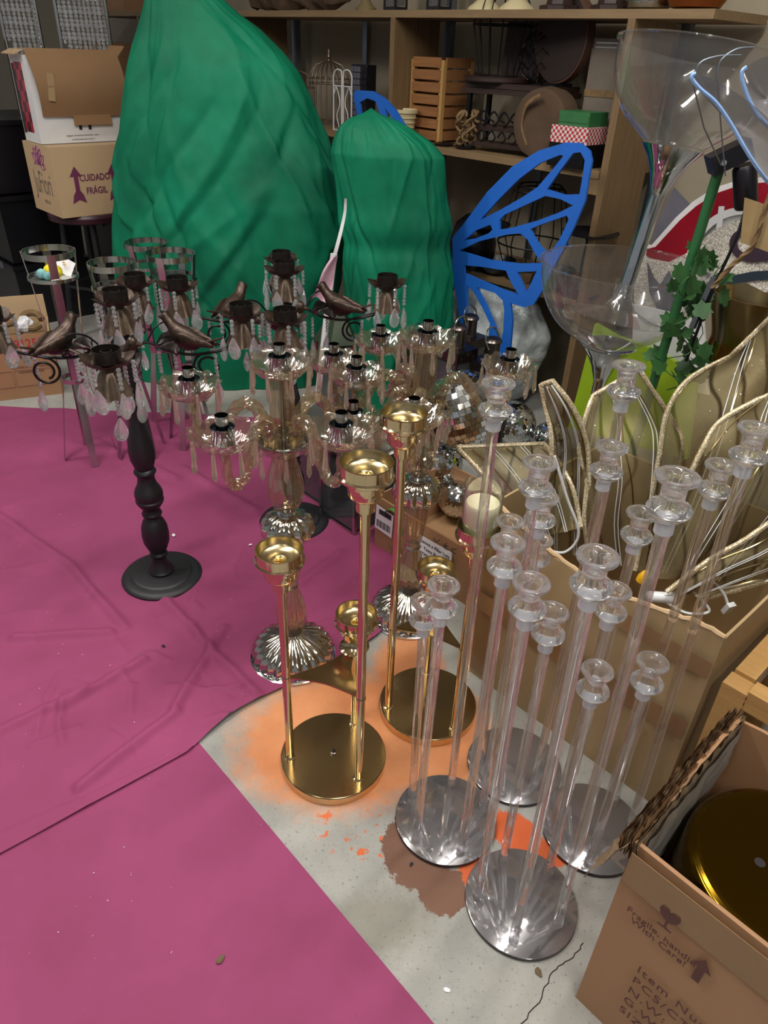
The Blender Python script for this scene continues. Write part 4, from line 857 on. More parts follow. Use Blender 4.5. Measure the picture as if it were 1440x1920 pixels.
# --- small printed carton on the cloth, far left
SBp = at(118, 738); s0 = SBp - E1*.0
SB = thing('small_printed_carton', 'small brown carton printed 30 x 220g on the cloth edge', 'cardboard box', SBp - X*0, math.atan2((at(118, 738)-at(0, 752)).y, (at(118, 738)-at(0, 752)).x))
sw, sd, sh2 = .42, .25, over(SBp, 105, 622).z
for nm, c, d in (('front_face', (-sw/2, .003, sh2/2), (sw, .006, sh2)), ('back_face', (-sw/2, sd-.003, sh2*.68), (sw, .006, sh2*1.36)), ('side_face', (-.003, sd/2, sh2*.5), (.006, sd-.012, sh2)), ('side_face', (-sw+.003, sd/2, sh2*.5), (.006, sd-.012, sh2)), ('bottom', (-sw/2, sd/2, .003), (sw-.012, sd-.012, .006))):
    MB().box(c, d).build(nm, M['brownbox'] if nm == 'front_face' else M['kraftlight'], SB, 0)
text(SB, '3991250', .060, (-.125, 0, sh2-.045), X, Z, M['redink'], bold=.0008, xs=.85); text(SB, '30 x 220g', .055, (-.125, 0, sh2-.10), X, Z, M['brownink'], bold=.0008, xs=.85)
text(SB, 'conteudo da caixa', .022, (-.115, 0, sh2-.155), X, Z, M['brownink']); text(SB, 'validade lote', .022, (-.115, 0, sh2-.18), X, Z, M['brownink'])
MB().box((-.33, -.0006, sh2-.10), (.10, .001, .10)).build('red_label', M['redink'], SB, 0); text(SB, 'ITAL', .045, (-.33, -.0012, sh2-.10), X, Z, M['paper'])
fz = sh2*.2
fm = MB()
for a, b, c2, d2 in ((-.36, -.20, .06, .14), (-.19, -.03, .06, .14)): fm.tube([(a, -.0006, c2), (b, -.0006, c2), (b, -.0006, d2), (a, -.0006, d2)], .0012, 4, closed=True)
fm.build('printed_frames', M['brownink'], SB)
for k in range(3):
    m = MB(); m.tube(spline([(-.25+.09*k+.045*math.cos(a), .10+.05*math.sin(a), .0) for a in [i*.8 for i in range(8)]], 4), .016, 8, closed=False); o = m.build('rope_coil', M['rattan'], loc=None)
    o.matrix_world = Matrix.Translation(SBp) @ Matrix.Rotation(SB.rotation_euler.z, 4, 'Z') @ Matrix.Translation((0, .03, sh2*.86+.012*k)) @ Matrix.Rotation(.25*k, 4, 'X'); tag(o, ('lowest', 'middle', 'topmost')[k]+' tan rope coil in the small printed carton', 'rope', 'rope coils in the small carton')
m = MB(); m.ball((0, 0, 0), (.035, .03, .04), 10, 7); m.v = [tuple(Vector(v)*(1+.35*noise.noise(Vector(v)*60))) for v in m.v]; o = m.build('tissue_wad', M['paper'], smooth=0); o.matrix_world = Matrix.Translation(SBp) @ Matrix.Rotation(SB.rotation_euler.z, 4, 'Z') @ Matrix.Translation((-.10, .09, sh2+.02)); tag(o, 'crumpled white tissue in the small printed carton', 'tissue')
# ============================================================ MIDDLE: LANTERNS, MIRROR BALLS, LABELLED CARTON
def glass_lantern(label, N, w, d, h, rz=SHROT):
    t = thing('glass_lantern', label, 'lantern', (N.x, N.y, 0), rz, 'square glass floor lanterns'); b = .012
    for x in (b/2, w-b/2):
        for y in (b/2, d-b/2): MB().box((x, y, h/2), (b, b, h-.0)).build('post', M['chromedull'], t, 0)
    for z in (.009, h-.006):
        for y in (.004, d-.004): MB().box((w/2, y, z), (w-2*b, .012, .018)).build('rail', M['chromedull'], t, 0)
        for x in (.004, w-.004): MB().box((x, d/2, z), (.012, d-2*b, .018)).build('rail', M['chromedull'], t, 0)
    MB().box((w/2, d/2, .006), (w-.02, d-.02, .004)).build('floor_plate', M['slate'], t, 0)
    for c, s in (((w/2, .005, h/2), (w-2*b, .002, h-.04)), ((w/2, d-.005, h/2), (w-2*b, .002, h-.04)), ((.005, d/2, h/2), (.002, d-2*b, h-.04)), ((w-.005, d/2, h/2), (.002, d-2*b, h-.04))): MB().box(c, s).build('pane', M['pane'], t, 0)
    MB().box((w/2, d/2, h+.04), (w, d, .08), taper=.35).build('roof', M['chromedull'], t, 0); MB().tube([(w/2+.03*math.cos(a), d/2, h+.085+.03*math.sin(a)) for a in [k*math.pi/8 for k in range(16)]], .003, 6, closed=True).build('ring_handle', M['chromedull'], t)
G1c = at(664, 1007); glass_lantern('square glass lantern whose silver corner points at the gold stands', G1c - E1*.20, .20, .20, .30)
G2c = at(604, 958); glass_lantern('square glass lantern behind the other, next to the second black candelabra', G2c - E1*.19 + E2*.012, .19, .19, .30)
def rail_lantern(label, P, ztop, rz, s=1.0, ringtilt=0.0):
    t = thing('pewter_lantern', label, 'lantern', (P.x, P.y, 0), rz, 'pewter signal lanterns'); h = ztop-.13; hb = .062*s
    MB().box((0, 0, h-.022), (hb*2, hb*2, .044)).build('vent_box', M['pewter'], t, 0); MB().box((0, 0, .012), (hb*2, hb*2, .024)).build('base', M['pewter'], t, 0)
    for x in (-1, 1):
        for y in (-1, 1): MB().box((x*(hb-.005), y*(hb-.005), h/2-.01), (.009, .009, h-.065)).build('post', M['pewter'], t, 0)
    for a in range(4): MB().box((hb*.9*math.cos(a*math.pi/2), hb*.9*math.sin(a*math.pi/2), h/2), (.002, hb*1.6, h-.10), (0, 0, a*math.pi/2)).build('pane', M['pane'], t, 0)
    MB().lathe([(.034*s, h), (.034*s, h+.006), (.031*s, h+.008), (.031*s, h+.072), (.036*s, h+.074), (.037*s, h+.080), (.030*s, h+.090), (.014*s, h+.097), (0, h+.098)], 28, cap=False).build('chimney', M['pewter'], t)
    for k in range(4):
        for j in range(3): MB().lathe([(.004, 0), (.0035, .001), (0, .0012)], 8, c=(hb*(-.55+.55*j), -hb-.0002, h-.028+.012*(j % 2)), axis=(0, -1, 0), cap=False).build('vent_hole', M['dark'], t) if k == 0 else MB().lathe([(.004, 0), (.0035, .001), (0, .0012)], 8, c=(hb+.0002, hb*(-.55+.55*j), h-.028+.012*(j % 2)), axis=(1, 0, 0), cap=False).build('vent_hole', M['dark'], t) if k == 1 else None
    MB().tube([(.040*s*math.cos(a), -.012+.5*ringtilt*(.045+.045*math.sin(a)), h+.085+.045*s*math.sin(a)) for a in [k*math.pi/12 for k in range(24)]], .0035, 8, closed=True).build('ring_handle', M['chromedull'], t)
for (bp, tp, lb, rz, tl) in (((838, 850), (842, 590), 'pewter lantern with an upright ring handle, in front of the small green cover', .75, .0), ((898, 858), (916, 615), 'pewter lantern standing by the wrapped white bundle', .75, .7), ((770, 800), (765, 605), 'pewter lantern mostly hidden behind the far glass candelabra', .75, .3), ((862, 800), (852, 572), 'furthest pewter lantern, directly behind the ring-handled one', .75, .6)):
    P = at(*bp); rail_lantern(lb, P, over(P, *tp).z, rz, 1.0, tl)
# labelled carton with mirror balls
A3 = at(702, 1022); 
LC = carton('labelled_carton', 'brown carton with a white address label holding mirror balls', A3, .44, .36, .21, M['brownbox'], M['kraftdark'], .006)
MB().box((.30, -.0165, .125), (.145, .001, .105), (0, -.04, 0)).build('address_label', M['paper'], LC, 0)
for i, s in enumerate(('Santos e Pillar Ltda', 'r. Tosca Borges Lama', '87391', 'de: 02 volumes')): text(LC, s, .0165, (.236, -.0172, .158-.024*i), X, Z, M['ink'], align='LEFT')
MB().box((.055, -.0105, .135), (.085, .001, .095), (0, .06, 0)).build('shipping_label', M['paper'], LC, 0); MB().box((.06, -.0112, .165), (.06, .001, .02)).build('label_band', M['ink'], LC, 0)
for i in range(12): MB().box((.022+.0058*i, -.0113, .115), (.0022+.002*(i % 3 == 0), .001, .028)).build('barcode_bar', M['ink'], LC, 0)
gm = MB(); gm.tube([(.10+.05*math.cos(a), -.0125, .13+.075*math.sin(a)) for a in [2.6-.2*k for k in range(14)]], .008, 6, flat=.1, up=(0, 1, 0)); gm.plate([(0, 0), (.03, .012), (.012, .035)], [], .001, (.118, -.0125, .045), X, Z); gm.build('green_recycling_arrow', M['greenink'], LC)
gm = MB(); gm.tube([(.33+.06*k/6, -.0165, .035+.012*math.sin(k*.6)) for k in range(7)], .010, 6, flat=.1, up=(0, 1, 0)); gm.build('green_print', M['greenink'], LC)
for i in range(3): text(LC, ('CX PAPEL RECICLADO', 'PROIBIDO EMPILHAR', 'MANTER SECO')[i], .010, (.13, -.0135, .055-.013*i), X, Z, M['greyink'])
hw = MB()
for st_ in ([(.29, .195), (.30, .185), (.315, .199)], [(.345, .203), (.335, .19), (.35, .196), (.335, .183), (.352, .18)], [(.385, .2), (.37, .195), (.37, .185), (.386, .183)]): hw.tube(spline([V(a, -.016, b) for a, b in st_], 4), .0014, 5)
hw.build('handwriting', M['ink'], LC)
def mirror_ball(label, c, r, tile, rot, group='mirror balls'):
    t = thing('mirror_ball', label, 'mirror ball', c, 0, group, rot); MB().ball((0, 0, 0), r*.985, 32, 18).build('core', M['grout'], t)
    rows = max(8, int(math.pi*r/tile)); m = MB(); rnd = random.Random(int(r*1e4)); rm = Euler(rot).to_matrix(); tc = (CP-Vector(c)).normalized(); tiles = []; shared = {}
    for j in range(rows):
        a = -math.pi/2+math.pi*(j+.5)/rows; n = max(3, int(2*math.pi*r*math.cos(a)/tile)); tw = 2*math.pi*r*math.cos(a)/n*.92; th = math.pi*r/rows*.92
        for i in range(n):
            b = 2*math.pi*(i+.5*(j % 2))/n; d = V(math.cos(a)*math.cos(b), math.cos(a)*math.sin(b), math.sin(a)); e = V(-math.sin(b), math.cos(b), 0); u = d.cross(e); jx, jy = rnd.uniform(-.06, .06), rnd.uniform(-.06, .06)
            tiles.append(((rm @ d).dot(tc), j, d, e, u, tw, th, jx, jy))
    tiles.sort(key=lambda q: -q[0]); own = 300 if tile > .014 else 0
    for k, (_, j, d, e, u, tw, th, jx, jy) in enumerate(tiles):
        if k < own:
            if j not in shared: shared[j] = MB().box((0, 0, 0), (tw, th, .003)).mesh('mirror_tile', 0); shared[j].materials.append(M['mirror'])
            ez = (d+e*(-jx)+u*(-jy)).normalized(); ex = (e-ez*e.dot(ez)).normalized(); put('mirror_tile', shared[j], None, t, d*(r*.992+.0018), Matrix((ex, ez.cross(ex), ez)).transposed()); continue
        q0 = d*r*.992; P = [q0+e*(sx*tw/2)+u*(sy*th/2)+d*(.0028+jx*sx*tw+jy*sy*th) for sx, sy in ((-1, -1), (1, -1), (1, 1), (-1, 1))]; Q = [p-d*.003 for p in P]; m.add(P+Q, [(0, 1, 2, 3), (4, 5, 1, 0), (5, 6, 2, 1), (6, 7, 3, 2), (7, 4, 0, 3)])
    o = m.build('mirror_tiles', M['mirror'], t, 0); o['kind'] = 'stuff'
    MB().lathe([(.014, r), (.014, r+.012), (.006, r+.016)], 16).build('cap', M['chrome'], t); MB().tube([(.008*math.cos(a), 0, r+.022+.008*math.sin(a)) for a in [k*math.pi/6 for k in range(12)]], .0018, 6, closed=True).build('hanging_loop', M['chrome'], t); return t
def boxp(u, v, z): return A3 + E1*u + E2*v + V(0, 0, z)
mb = [((870, 770), .143, .021, 'largest mirror ball, on top of the pile in the labelled carton', .405), ((822, 872), .090, .011, 'mirror ball nearest the left end of the labelled carton', .175), ((858, 935), .070, .008, 'small mirror ball lowest in the carton, just behind its address label', .10), ((1030, 826), .080, .008, 'dark finely tiled mirror ball next to the gold petal tip', .081), ((958, 798), .108, .010, 'mirror ball between the largest one and the dark finely tiled one', .109)]
for (x, y), r, tl, lb, z in mb: mirror_ball(lb, at(x, y, z), r, tl, (random.uniform(-.6, .6), random.uniform(-.6, .6), random.random()*3))
# film wrapped bundle under the lowest shelf
def bun(u, v):
    a = 2*math.pi*u; z = .02+.545*v; k = (math.sin(math.pi*min(.995, max(.005, v*.94+.04))))**.28; q = V(math.cos(a), math.sin(a), z*3)
    w = 1+.10*noise.noise(q*2.2)+.05*noise.noise(q*6); p = SH(-.50, .06, z); return p + E1*(.30*k*w*math.cos(a)) + E2*(.19*k*w*math.sin(a))
m = MB().grid(bun, 80, 50, True); n = len(m.v); m.v += [tuple(SH(-.5, .06, .012)), tuple(SH(-.5, .06, .572))]
for i in range(80): m.f += [(i, (i+1) % 80, n), (49*80+i, 49*80+(i+1) % 80, n+1)]
o = m.build('wrapped_bundle', M['film'], smooth=180); tag(o, 'white bundle wrapped in clear film on the floor under the shelf', 'bundle')
# ------------------------------------------------------------ blue butterfly wings
def flatpx(name, label, outer, holes, v, th, mt, cat, tilt=0.0):
    """flat cut-out board standing parallel to the wall at shelf depth v"""
    o0 = onv(*outer[0], v)
    def q(p):
        w = onv(p[0], p[1], v)-o0; return (w.dot(E1), w.z)
    m = MB(); m.plate([q(p) for p in outer], [[q(p) for p in h] for h in holes], th, (0, 0, 0), E1, Z); o = m.build(name, mt, smooth=0, loc=o0); return tag(o, label, cat)
OUT = [(850, 445), (872, 418), (915, 360), (962, 312), (1012, 282), (1062, 267), (1090, 268), (1107, 283), (1111, 302), (1104, 340), (1098, 378), (1078, 425), (1056, 470), (1034, 510), (1018, 545), (1002, 570), (985, 576), (958, 568), (962, 600), (958, 650), (945, 720), (925, 780), (905, 800), (878, 800), (868, 640), (858, 560), (850, 520)]
HOL = [[(902, 412), (938, 372), (975, 335), (1015, 305), (1052, 290), (1058, 292), (1040, 315), (1010, 350), (985, 367), (940, 393)],
       [(1076, 287), (1090, 285), (1098, 300), (1094, 330), (1088, 364), (1060, 365), (1027, 355), (1050, 322)],
       [(938, 430), (938, 412), (948, 402), (1000, 378), (1024, 367), (1052, 373), (1076, 385), (1050, 398), (1010, 413), (960, 427)],
       [(872, 450), (895, 431), (921, 421), (925, 430), (918, 437), (892, 447)], [(996, 429), (1020, 419), (1064, 404), (1068, 411), (1050, 450), (1031, 476), (1015, 463), (1002, 443)],
       [(862, 470), (900, 452), (950, 440), (976, 437), (990, 448), (1004, 474), (1017, 493), (975, 494), (920, 487), (890, 478)], [(971, 510), (1008, 508), (988, 549)],
       [(872, 497), (905, 500), (950, 507), (960, 530), (974, 553), (940, 541), (900, 524), (872, 512)],
       [(877, 535), (889, 546), (905, 575), (920, 606), (916, 640), (902, 700), (890, 760), (880, 760), (877, 640)], [(895, 538), (930, 549), (944, 563), (947, 582), (945, 620), (939, 650), (930, 612), (913, 572)]]
flatpx('butterfly_wing', 'large blue cut-out butterfly wing standing right of the shorter green cover', OUT, HOL, -.16, .012, M['blue'], 'butterfly wing')
flatpx('butterfly_wing', 'blue wing tip rising behind the shorter green cover', [(700, 330), (676, 240), (664, 178), (668, 169), (700, 171), (722, 184), (742, 205), (760, 235), (790, 280), (820, 330)], [[(680, 235), (676, 192), (690, 184), (706, 190), (718, 225), (730, 260), (700, 290)], [(722, 200), (735, 218), (752, 250), (765, 280), (745, 270), (730, 235)]], -.10, .012, M['blue'], 'butterfly wing')
# ============================================================ BACK RIGHT
# --- two giant clear goblets, one sitting in the other
def goblet(label, M4, R0=.205, stem=.62):
    t = thing('giant_goblet', label, 'goblet', (0, 0, 0), 0, 'giant clear goblets'); t.matrix_world = M4
    MB().lathe([(.150, 0), (.152, .004), (.10, .012), (.050, .030), (.028, .065), (.020, .12)], 48, cap=False).build('trumpet_foot', M['clearbowl'], t)
    MB().lathe([(.022, .075), (.0215, .14), (.0215, stem-.12), (.028, stem-.10), (.040, stem-.065), (.062, stem-.025), (.092, stem+.008), (.088, stem+.010), (.060, stem-.012), (0, stem-.03)], 36).build('chrome_stem', M['chrome'], t)
    pr = [(.086, stem+.012)]+[(R0*math.sin(a)**.85, stem+.012+R0*.98*(1-math.cos(a))) for a in [.52+k*.095 for k in range(12)]]
    pr = pr+[(R0*1.0, pr[-1][1]+.004), (R0*1.035, pr[-1][1]+.006), (R0*1.035, pr[-1][1]+.010), (R0*.99, pr[-1][1]+.009)]
    MB().lathe(pr, 64, cap=False).build('bowl', M['clearbowl'], t, 60); return t
gp = at(1068, 985); rimz = over(gp, 1160, 500).z; sL = rimz-.235
goblet('giant clear goblet standing upright behind the gold petals', Matrix.Translation((gp.x, gp.y, 0)), .25, sL-.02)
b0 = V(gp.x+.012, gp.y+.01, sL+.075); tp = over(b0, 1256, 300); dirv = (over(V(b0.x+.03, b0.y+.05, 0), 1253, 305)-b0).normalized(); q = dirv.to_track_quat('Z', 'Y').to_matrix().to_4x4()
goblet('tilted giant clear goblet whose foot sits in the upright one', Matrix.Translation(b0) @ q, .235, (tp-b0).length+.02)
# --- boards leaning to the right of the shelving
flatpx('lime_panel', 'lime green board leaning low behind the goblet stem', [(1068, 800), (1118, 606), (1160, 630), (1230, 655), (1310, 702), (1290, 860)], [], -.42, .02, M['lime'], 'board')
flatpx('pale_board', 'pale grey board behind the lime green one', [(1185, 690), (1190, 570), (1320, 600), (1330, 740), (1240, 720)], [], -.38, .012, M['white'], 'board')
flatpx('grey_panel', 'slate grey panel behind the tilted goblet stem', [(1215, 480), (1232, 420), (1264, 352), (1300, 390), (1270, 470)], [], -.20, .008, M['slate'], 'board')
sg = thing('party_sign', 'red and silver glitter cut-out sign with white outlines', 'sign', onv(1330, 600, -.30), 0)
so = onv(1330, 600, -.30)
def signpart(name, outer, holes, dv, th, mt):
    def q(p): w = onv(p[0], p[1], -.30)-so; return (w.dot(E1), w.z)
    m = MB(); m.plate([q(p) for p in outer], [[q(p) for p in h] for h in holes], th, -E2*dv, E1, Z); return m.build(name, mt, sg, 0)
arc = lambda cx, cy, rx, ry, a0, a1, n: [(cx+rx*math.cos(R(a0+(a1-a0)*k/n)), cy-ry*math.sin(R(a0+(a1-a0)*k/n))) for k in range(n+1)]
signpart('white_outline', [(1206, 480), (1212, 458), (1222, 460), (1240, 440), (1268, 408), (1300, 378), (1340, 352), (1390, 336), (1450, 330), (1520, 340), (1520, 520), (1300, 520), (1215, 520)], [], .0, .010, M['white'])
signpart('red_panel', [(1214, 478), (1216, 466), (1232, 462), (1252, 440), (1278, 412), (1308, 386), (1345, 362), (1392, 346), (1450, 340), (1520, 350), (1520, 500), (1300, 500), (1260, 492), (1225, 484)], [(arc(1400, 500, 108, 112, 178, 92, 14)+[(1402, 420), (1380, 500)])], .008, .006, M['red'])
signpart('white_arch', arc(1400, 505, 112, 118, 180, 60, 16)+arc(1400, 505, 98, 104, 60, 180, 16), [], .012, .006, M['white'])
signpart('white_bar', [(1340, 480), (1352, 386), (1362, 386), (1352, 480)], [], .014, .004, M['white'])
signpart('silver_lining', [(1300, 500), (1312, 440), (1336, 402), (1352, 396), (1344, 490)], [], .004, .004, M['foil'])
signpart('glitter_board', [(1195, 560), (1200, 478), (1260, 490), (1300, 470), (1345, 430), (1395, 408), (1450, 396), (1530, 392), (1530, 545), (1440, 545), (1400, 525), (1360, 530), (1320, 560), (1300, 600), (1250, 610), (1205, 600)], [], .022, .008, M['silverglitter'])
signpart('plum_ring', arc(1420, 455, 44, 34, 0, 360, 28)[:-1], [arc(1405, 455, 15, 16, 0, 360, 18)[:-1]], .030, .006, M['purple'])
signpart('plum_bar', [(1420, 421), (1530, 415), (1530, 480), (1420, 489)], [], .031, .005, M['purple'])
signpart('dark_stripe', [(1325, 505), (1345, 512), (1375, 515), (1420, 506), (1530, 500), (1530, 518), (1430, 522), (1380, 530), (1345, 527)], [], .030, .005, M['navy'])
signpart('dark_flame', [(1222, 490), (1232, 515), (1246, 532), (1262, 505), (1270, 520), (1270, 560), (1262, 590), (1240, 575), (1226, 545)], [], .030, .005, M['slate'])
signpart('dark_flame', [(1318, 500), (1322, 475), (1333, 463), (1332, 480), (1340, 495)], [], .030, .005, M['navy'])
# --- hammered gold pot
vp = at(1300, 930); vz = over(vp, 1410, 545).z; vp2 = V(vp.x+.02, vp.y-.02, 0)
t = thing('hammered_pot', 'hammered antique gold pot at the right edge behind the petals', 'pot', (vp2.x, vp2.y, 0))
MB().lathe([(.10, 0), (.13, .02), (.16, vz*.35), (.165, vz*.55), (.145, vz*.72), (.135, vz*.80)], 48, cap=False).build('pot_body', M['goldhammer'], t)
MB().lathe([(.135, vz*.80), (.140, vz*.83), (.165, vz*.93), (.178, vz), (.174, vz), (.160, vz*.93), (.13, vz*.82), (.12, vz*.5), (0, vz*.4)], 48, cap=False).build('pot_rim', M['golddark'], t)
# --- green pole with ivy and a clip lamp
pA = at(1120, 1060); pT = over(pA, 1352, 305); pB = V(pA.x, pA.y, 0)
t = thing('ivy_pole', 'green coated pole wound with artificial ivy', 'garden pole', pB)
MB().tube([(0, 0, 0), pT-pB], .0135, 14).build('pole', M['greenpole'], t)
ax = (pT-pB)
lf = MB(); pts = [(0, 0), (.010, -.004), (.020, .004), (.017, .014), (.028, .020), (.016, .026), (.012, .040), (0, .034), (-.012, .040), (-.016, .026), (-.028, .020), (-.017, .014), (-.020, .004), (-.010, -.004)]
lf.plate(pts, [], .0008, (0, 0, 0), X, Y); LF2 = lf.mesh('ivy_leaf', 0); LF2.materials.append(M['leaf'])
vine = []
for k in range(40):
    s = .52+.30*k/39; p = ax*s + V(.035*math.sin(k*.55)+.045*(1-k/39), -.02+.02*math.cos(k*.7), 0); vine.append(p)
MB().tube(vine, .0018, 5).build('vine', M['stem'], t)
v2 = [ax*(.55+.27*k/20)+V(.085+.012*math.sin(k), .0, 0) for k in range(21)]; MB().tube(v2, .0014, 5).build('vine', M['stem'], t)
rl = random.Random(3)
for k in range(46):
    p = vine[rl.randrange(len(vine))] if k < 32 else v2[rl.randrange(len(v2))]; s = rl.uniform(.8, 1.35)
    put('ivy_leaf', LF2, None, t, p+V(rl.uniform(-.03, .03), rl.uniform(-.03, .02), rl.uniform(-.02, .02)), (1.1+rl.uniform(-.6, .6), rl.uniform(-.6, .6), rl.uniform(-1.2, 1.2)), (s, s, s))
cl = thing('clip_lamp', 'black clip lamp fixed to the top of the green pole', 'clip lamp', pT)
cl.scale = (1.3, 1.3, 1.3)
MB().box((.01, -.005, .012), (.075, .04, .035), (0, -.5, 0)).build('clamp', M['blackplastic'], cl, 0); MB().lathe([(.020, -.055), (.022, -.05), (.022, .02), (.018, .026)], 20, c=(.05, -.01, -.025), axis=(-.35, 0, 1)).build('lamp_head', M['blackplastic'], cl); MB().lathe([(.005, 0), (.005, .012)], 12, c=(-.01, -.028, .004), axis=(0, -1, 0)).build('screw', M['chrome'], cl)
cb = [pT+V(.068, -.01, -.075), over(pA, 1372, 420), over(pA, 1345, 480), over(pA, 1322, 540), over(pA, 1300, 600)]
MB().tube([p-pT for p in spline(cb, 6)], .0035, 6).build('cable', M['blackplastic'], cl)
d1, d2 = over(pA, 1340, 520), over(pA, 1298, 615); o = MB().tube([d1, d2], .011, 4, flat=.6).build('light_stick', M['steel']); tag(o, 'thin grey metal strip light hanging among the ivy', 'strip light')
# twisted dry vine with a paper leaf
vn = [atY(*p) for p in ((1335, 540, 1.9), (1370, 500, 1.88), (1410, 462, 1.86), (1432, 400, 1.85), (1455, 330, 1.85))]
t = thing('dry_vine', 'twisted dry rope vine with a tan paper leaf at the right edge', 'vine', vn[0])
MB().tube([p-vn[0] for p in spline(vn, 8)], .006, 8, lobes=3, lamp=.25, twist=.5).build('rope', M['rattan'], t)
MB().grid(lambda u, v: (atY(1388+70*u+8*v, 455-85*v+25*u, 1.86)-vn[0])+V(0, .02*math.sin(3*u), 0), 8, 8).build('paper_leaf', M['beigeleaf'], t, 180)
# --- frosted butterfly wings at the top right
def wingpx(label, outer, Yd, seed, band):
    P = [atY(x, y, Yd) for x, y in outer]; c = sum(P, V(0, 0, 0))/len(P); t = thing('frosted_wing', label, 'butterfly wing', c, 0, 'frosted butterfly wings')
    n = len(P); m = MB(); K = 6
    def fn(u, v): i = int(round(u*n)) % n; p = (P[i]-c)*v; return p + V(0, .05*(1-v*v)+.01*math.sin(9*u), 0)
    m.grid(fn, n, K, True); m.build('wing_sheet', M['wing'], t, 180)
    MB().tube([p-c for p in P[:band]], .0038, 6).build('edge_band', M['wingedge'], t); return t
def sm(pts, n=4): return [(p.x, p.y) for p in spline([V(a, b, 0) for a, b in pts], n, True)]
wingpx('frosted butterfly wing with a pale blue edge crossing the tilted goblet', sm([(1304, 138), (1297, 146), (1312, 166), (1342, 192), (1370, 232), (1393, 272), (1418, 312), (1448, 350), (1520, 420), (1540, 330), (1480, 260), (1425, 205), (1370, 165), (1330, 145)]), 1.55, 1, 30)
wingpx('frosted butterfly wing cut off by the top right edge of the picture', sm([(1400, 126), (1391, 140), (1396, 165), (1408, 195), (1426, 222), (1470, 262), (1540, 300), (1580, 220), (1520, 130), (1450, 105)]), 1.62, 2, 20)
wr = MB()
for pts in ([(1345, 150), (1350, 115), (1380, 92), (1415, 88)], [(1300, 160), (1310, 120), (1345, 105), (1390, 103)]): wr.tube(spline([atY(x, y, 1.75) for x, y in pts], 6), .0016, 5)
wr.tube([atY(1345, 150, 1.75), atY(1352, 240, 1.78), atY(1360, 330, 1.80)], .0016, 5); wr.tube([atY(1300, 160, 1.75), atY(1320, 240, 1.78), atY(1352, 310, 1.80)], .0016, 5)
o = wr.build('bare_wires', M['steel']); tag(o, 'thin bare wire stems arching above the tilted goblet', 'wire')
# ------------------------------------------------------------ gold organza petals in the tall carton
def petal(label, Lp, Rp, Yb, Yt, bulge, seed, tip=None):
    n = 22; l = spline([V(x, y, 0) for x, y in Lp], 8); r = spline([V(x, y, 0) for x, y in Rp], 8); K = 30
    def P(u, v):
        i = v*(len(l)-1); a = int(min(i, len(l)-2)); k = i-a; L = l[a].lerp(l[a+1], k); i2 = v*(len(r)-1); b = int(min(i2, len(r)-2)); Rr = r[b].lerp(r[b+1], i2-b); q = L.lerp(Rr, u)
        Yd = Yb+(Yt-Yb)*v + bulge*math.sin(math.pi*u)*math.sin(math.pi*min(1, v+.15)) + .02*noise.noise(V(u*3, v*3, seed)); return atY(q.x, q.y, Yd)
    c = P(.5, 0); t = thing('organza_petal', label, 'petal', c, 0, 'gold organza petals')
    MB().grid(lambda u, v: P(u, v)-c, n, K).build('petal_sheet', M['organza'], t, 180)
    edge = [P(0, k/24)-c for k in range(25)] + [P(k/10, 1)-c for k in range(1, 11)] + [P(1, 1-k/24)-c for k in range(1, 25)]
    MB().tube(edge, [.0065+.0015*noise.noise(V(k*.9, seed, 0)) for k in range(len(edge))], 7).build('glitter_trim', M['goldglitter'], t)
    for q in (.3, .34, .66, .70): MB().tube([P(q+.06*math.sin(k/20*2), k/20*.97)-c+V(0, -.003, 0) for k in range(21)], .0012, 4).build('seam', M['plastic_w'], t)
    for q in (.1, .5, .88): MB().tube([P(min(1, max(0, q+.10*math.sin(k/20*3+seed))), k/20*.95)-c+V(0, -.003, 0) for k in range(21)], .0016, 4).build('vein', M['golddark'], t)
    return t
petal('narrow gold organza petal at the left with its tip beside the wrapped bundle', [(1010, 1040), (1008, 960), (1030, 880), (1034, 820), (1024, 770), (1014, 722)], [(1110, 1040), (1110, 980), (1105, 900), (1100, 830), (1075, 765), (1036, 714)], 1.62, 1.72, .03, 1)
petal('broad gold organza petal in the middle, in front of the lime green board', [(1110, 1060), (1095, 980), (1100, 900), (1085, 840), (1098, 780), (1112, 742)], [(1270, 1060), (1268, 980), (1272, 900), (1280, 830), (1262, 790), (1198, 692)], 1.60, 1.76, -.05, 2)
petal('largest gold organza petal sweeping up to the right edge', [(1190, 1070), (1215, 960), (1235, 860), (1250, 775), (1290, 712), (1370, 668)], [(1360, 1080), (1440, 980), (1510, 860), (1550, 760), (1540, 660), (1470, 570)], 1.56, 1.74, -.06, 3)
petal('gold organza petal in front of the largest one at the right edge', [(1220, 1085), (1262, 980), (1290, 900), (1318, 840), (1350, 790), (1420, 750)], [(1400, 1090), (1480, 1010), (1550, 930), (1580, 850), (1560, 780), (1490, 720)], 1.46, 1.60, -.05, 4)
petal('low gold organza petal bending over the rim of the tall carton', [(1250, 1110), (1330, 1050), (1400, 1010), (1470, 960)], [(1330, 1120), (1420, 1095), (1480, 1075), (1540, 1050)], 1.36, 1.40, -.02, 5)
petal('gold organza petal folded flat in front of the mirror balls', [(1000, 1010), (960, 960), (905, 890), (857, 838)], [(1090, 990), (1075, 920), (1050, 870), (1020, 832)], 1.60, 1.78, -.02, 6)
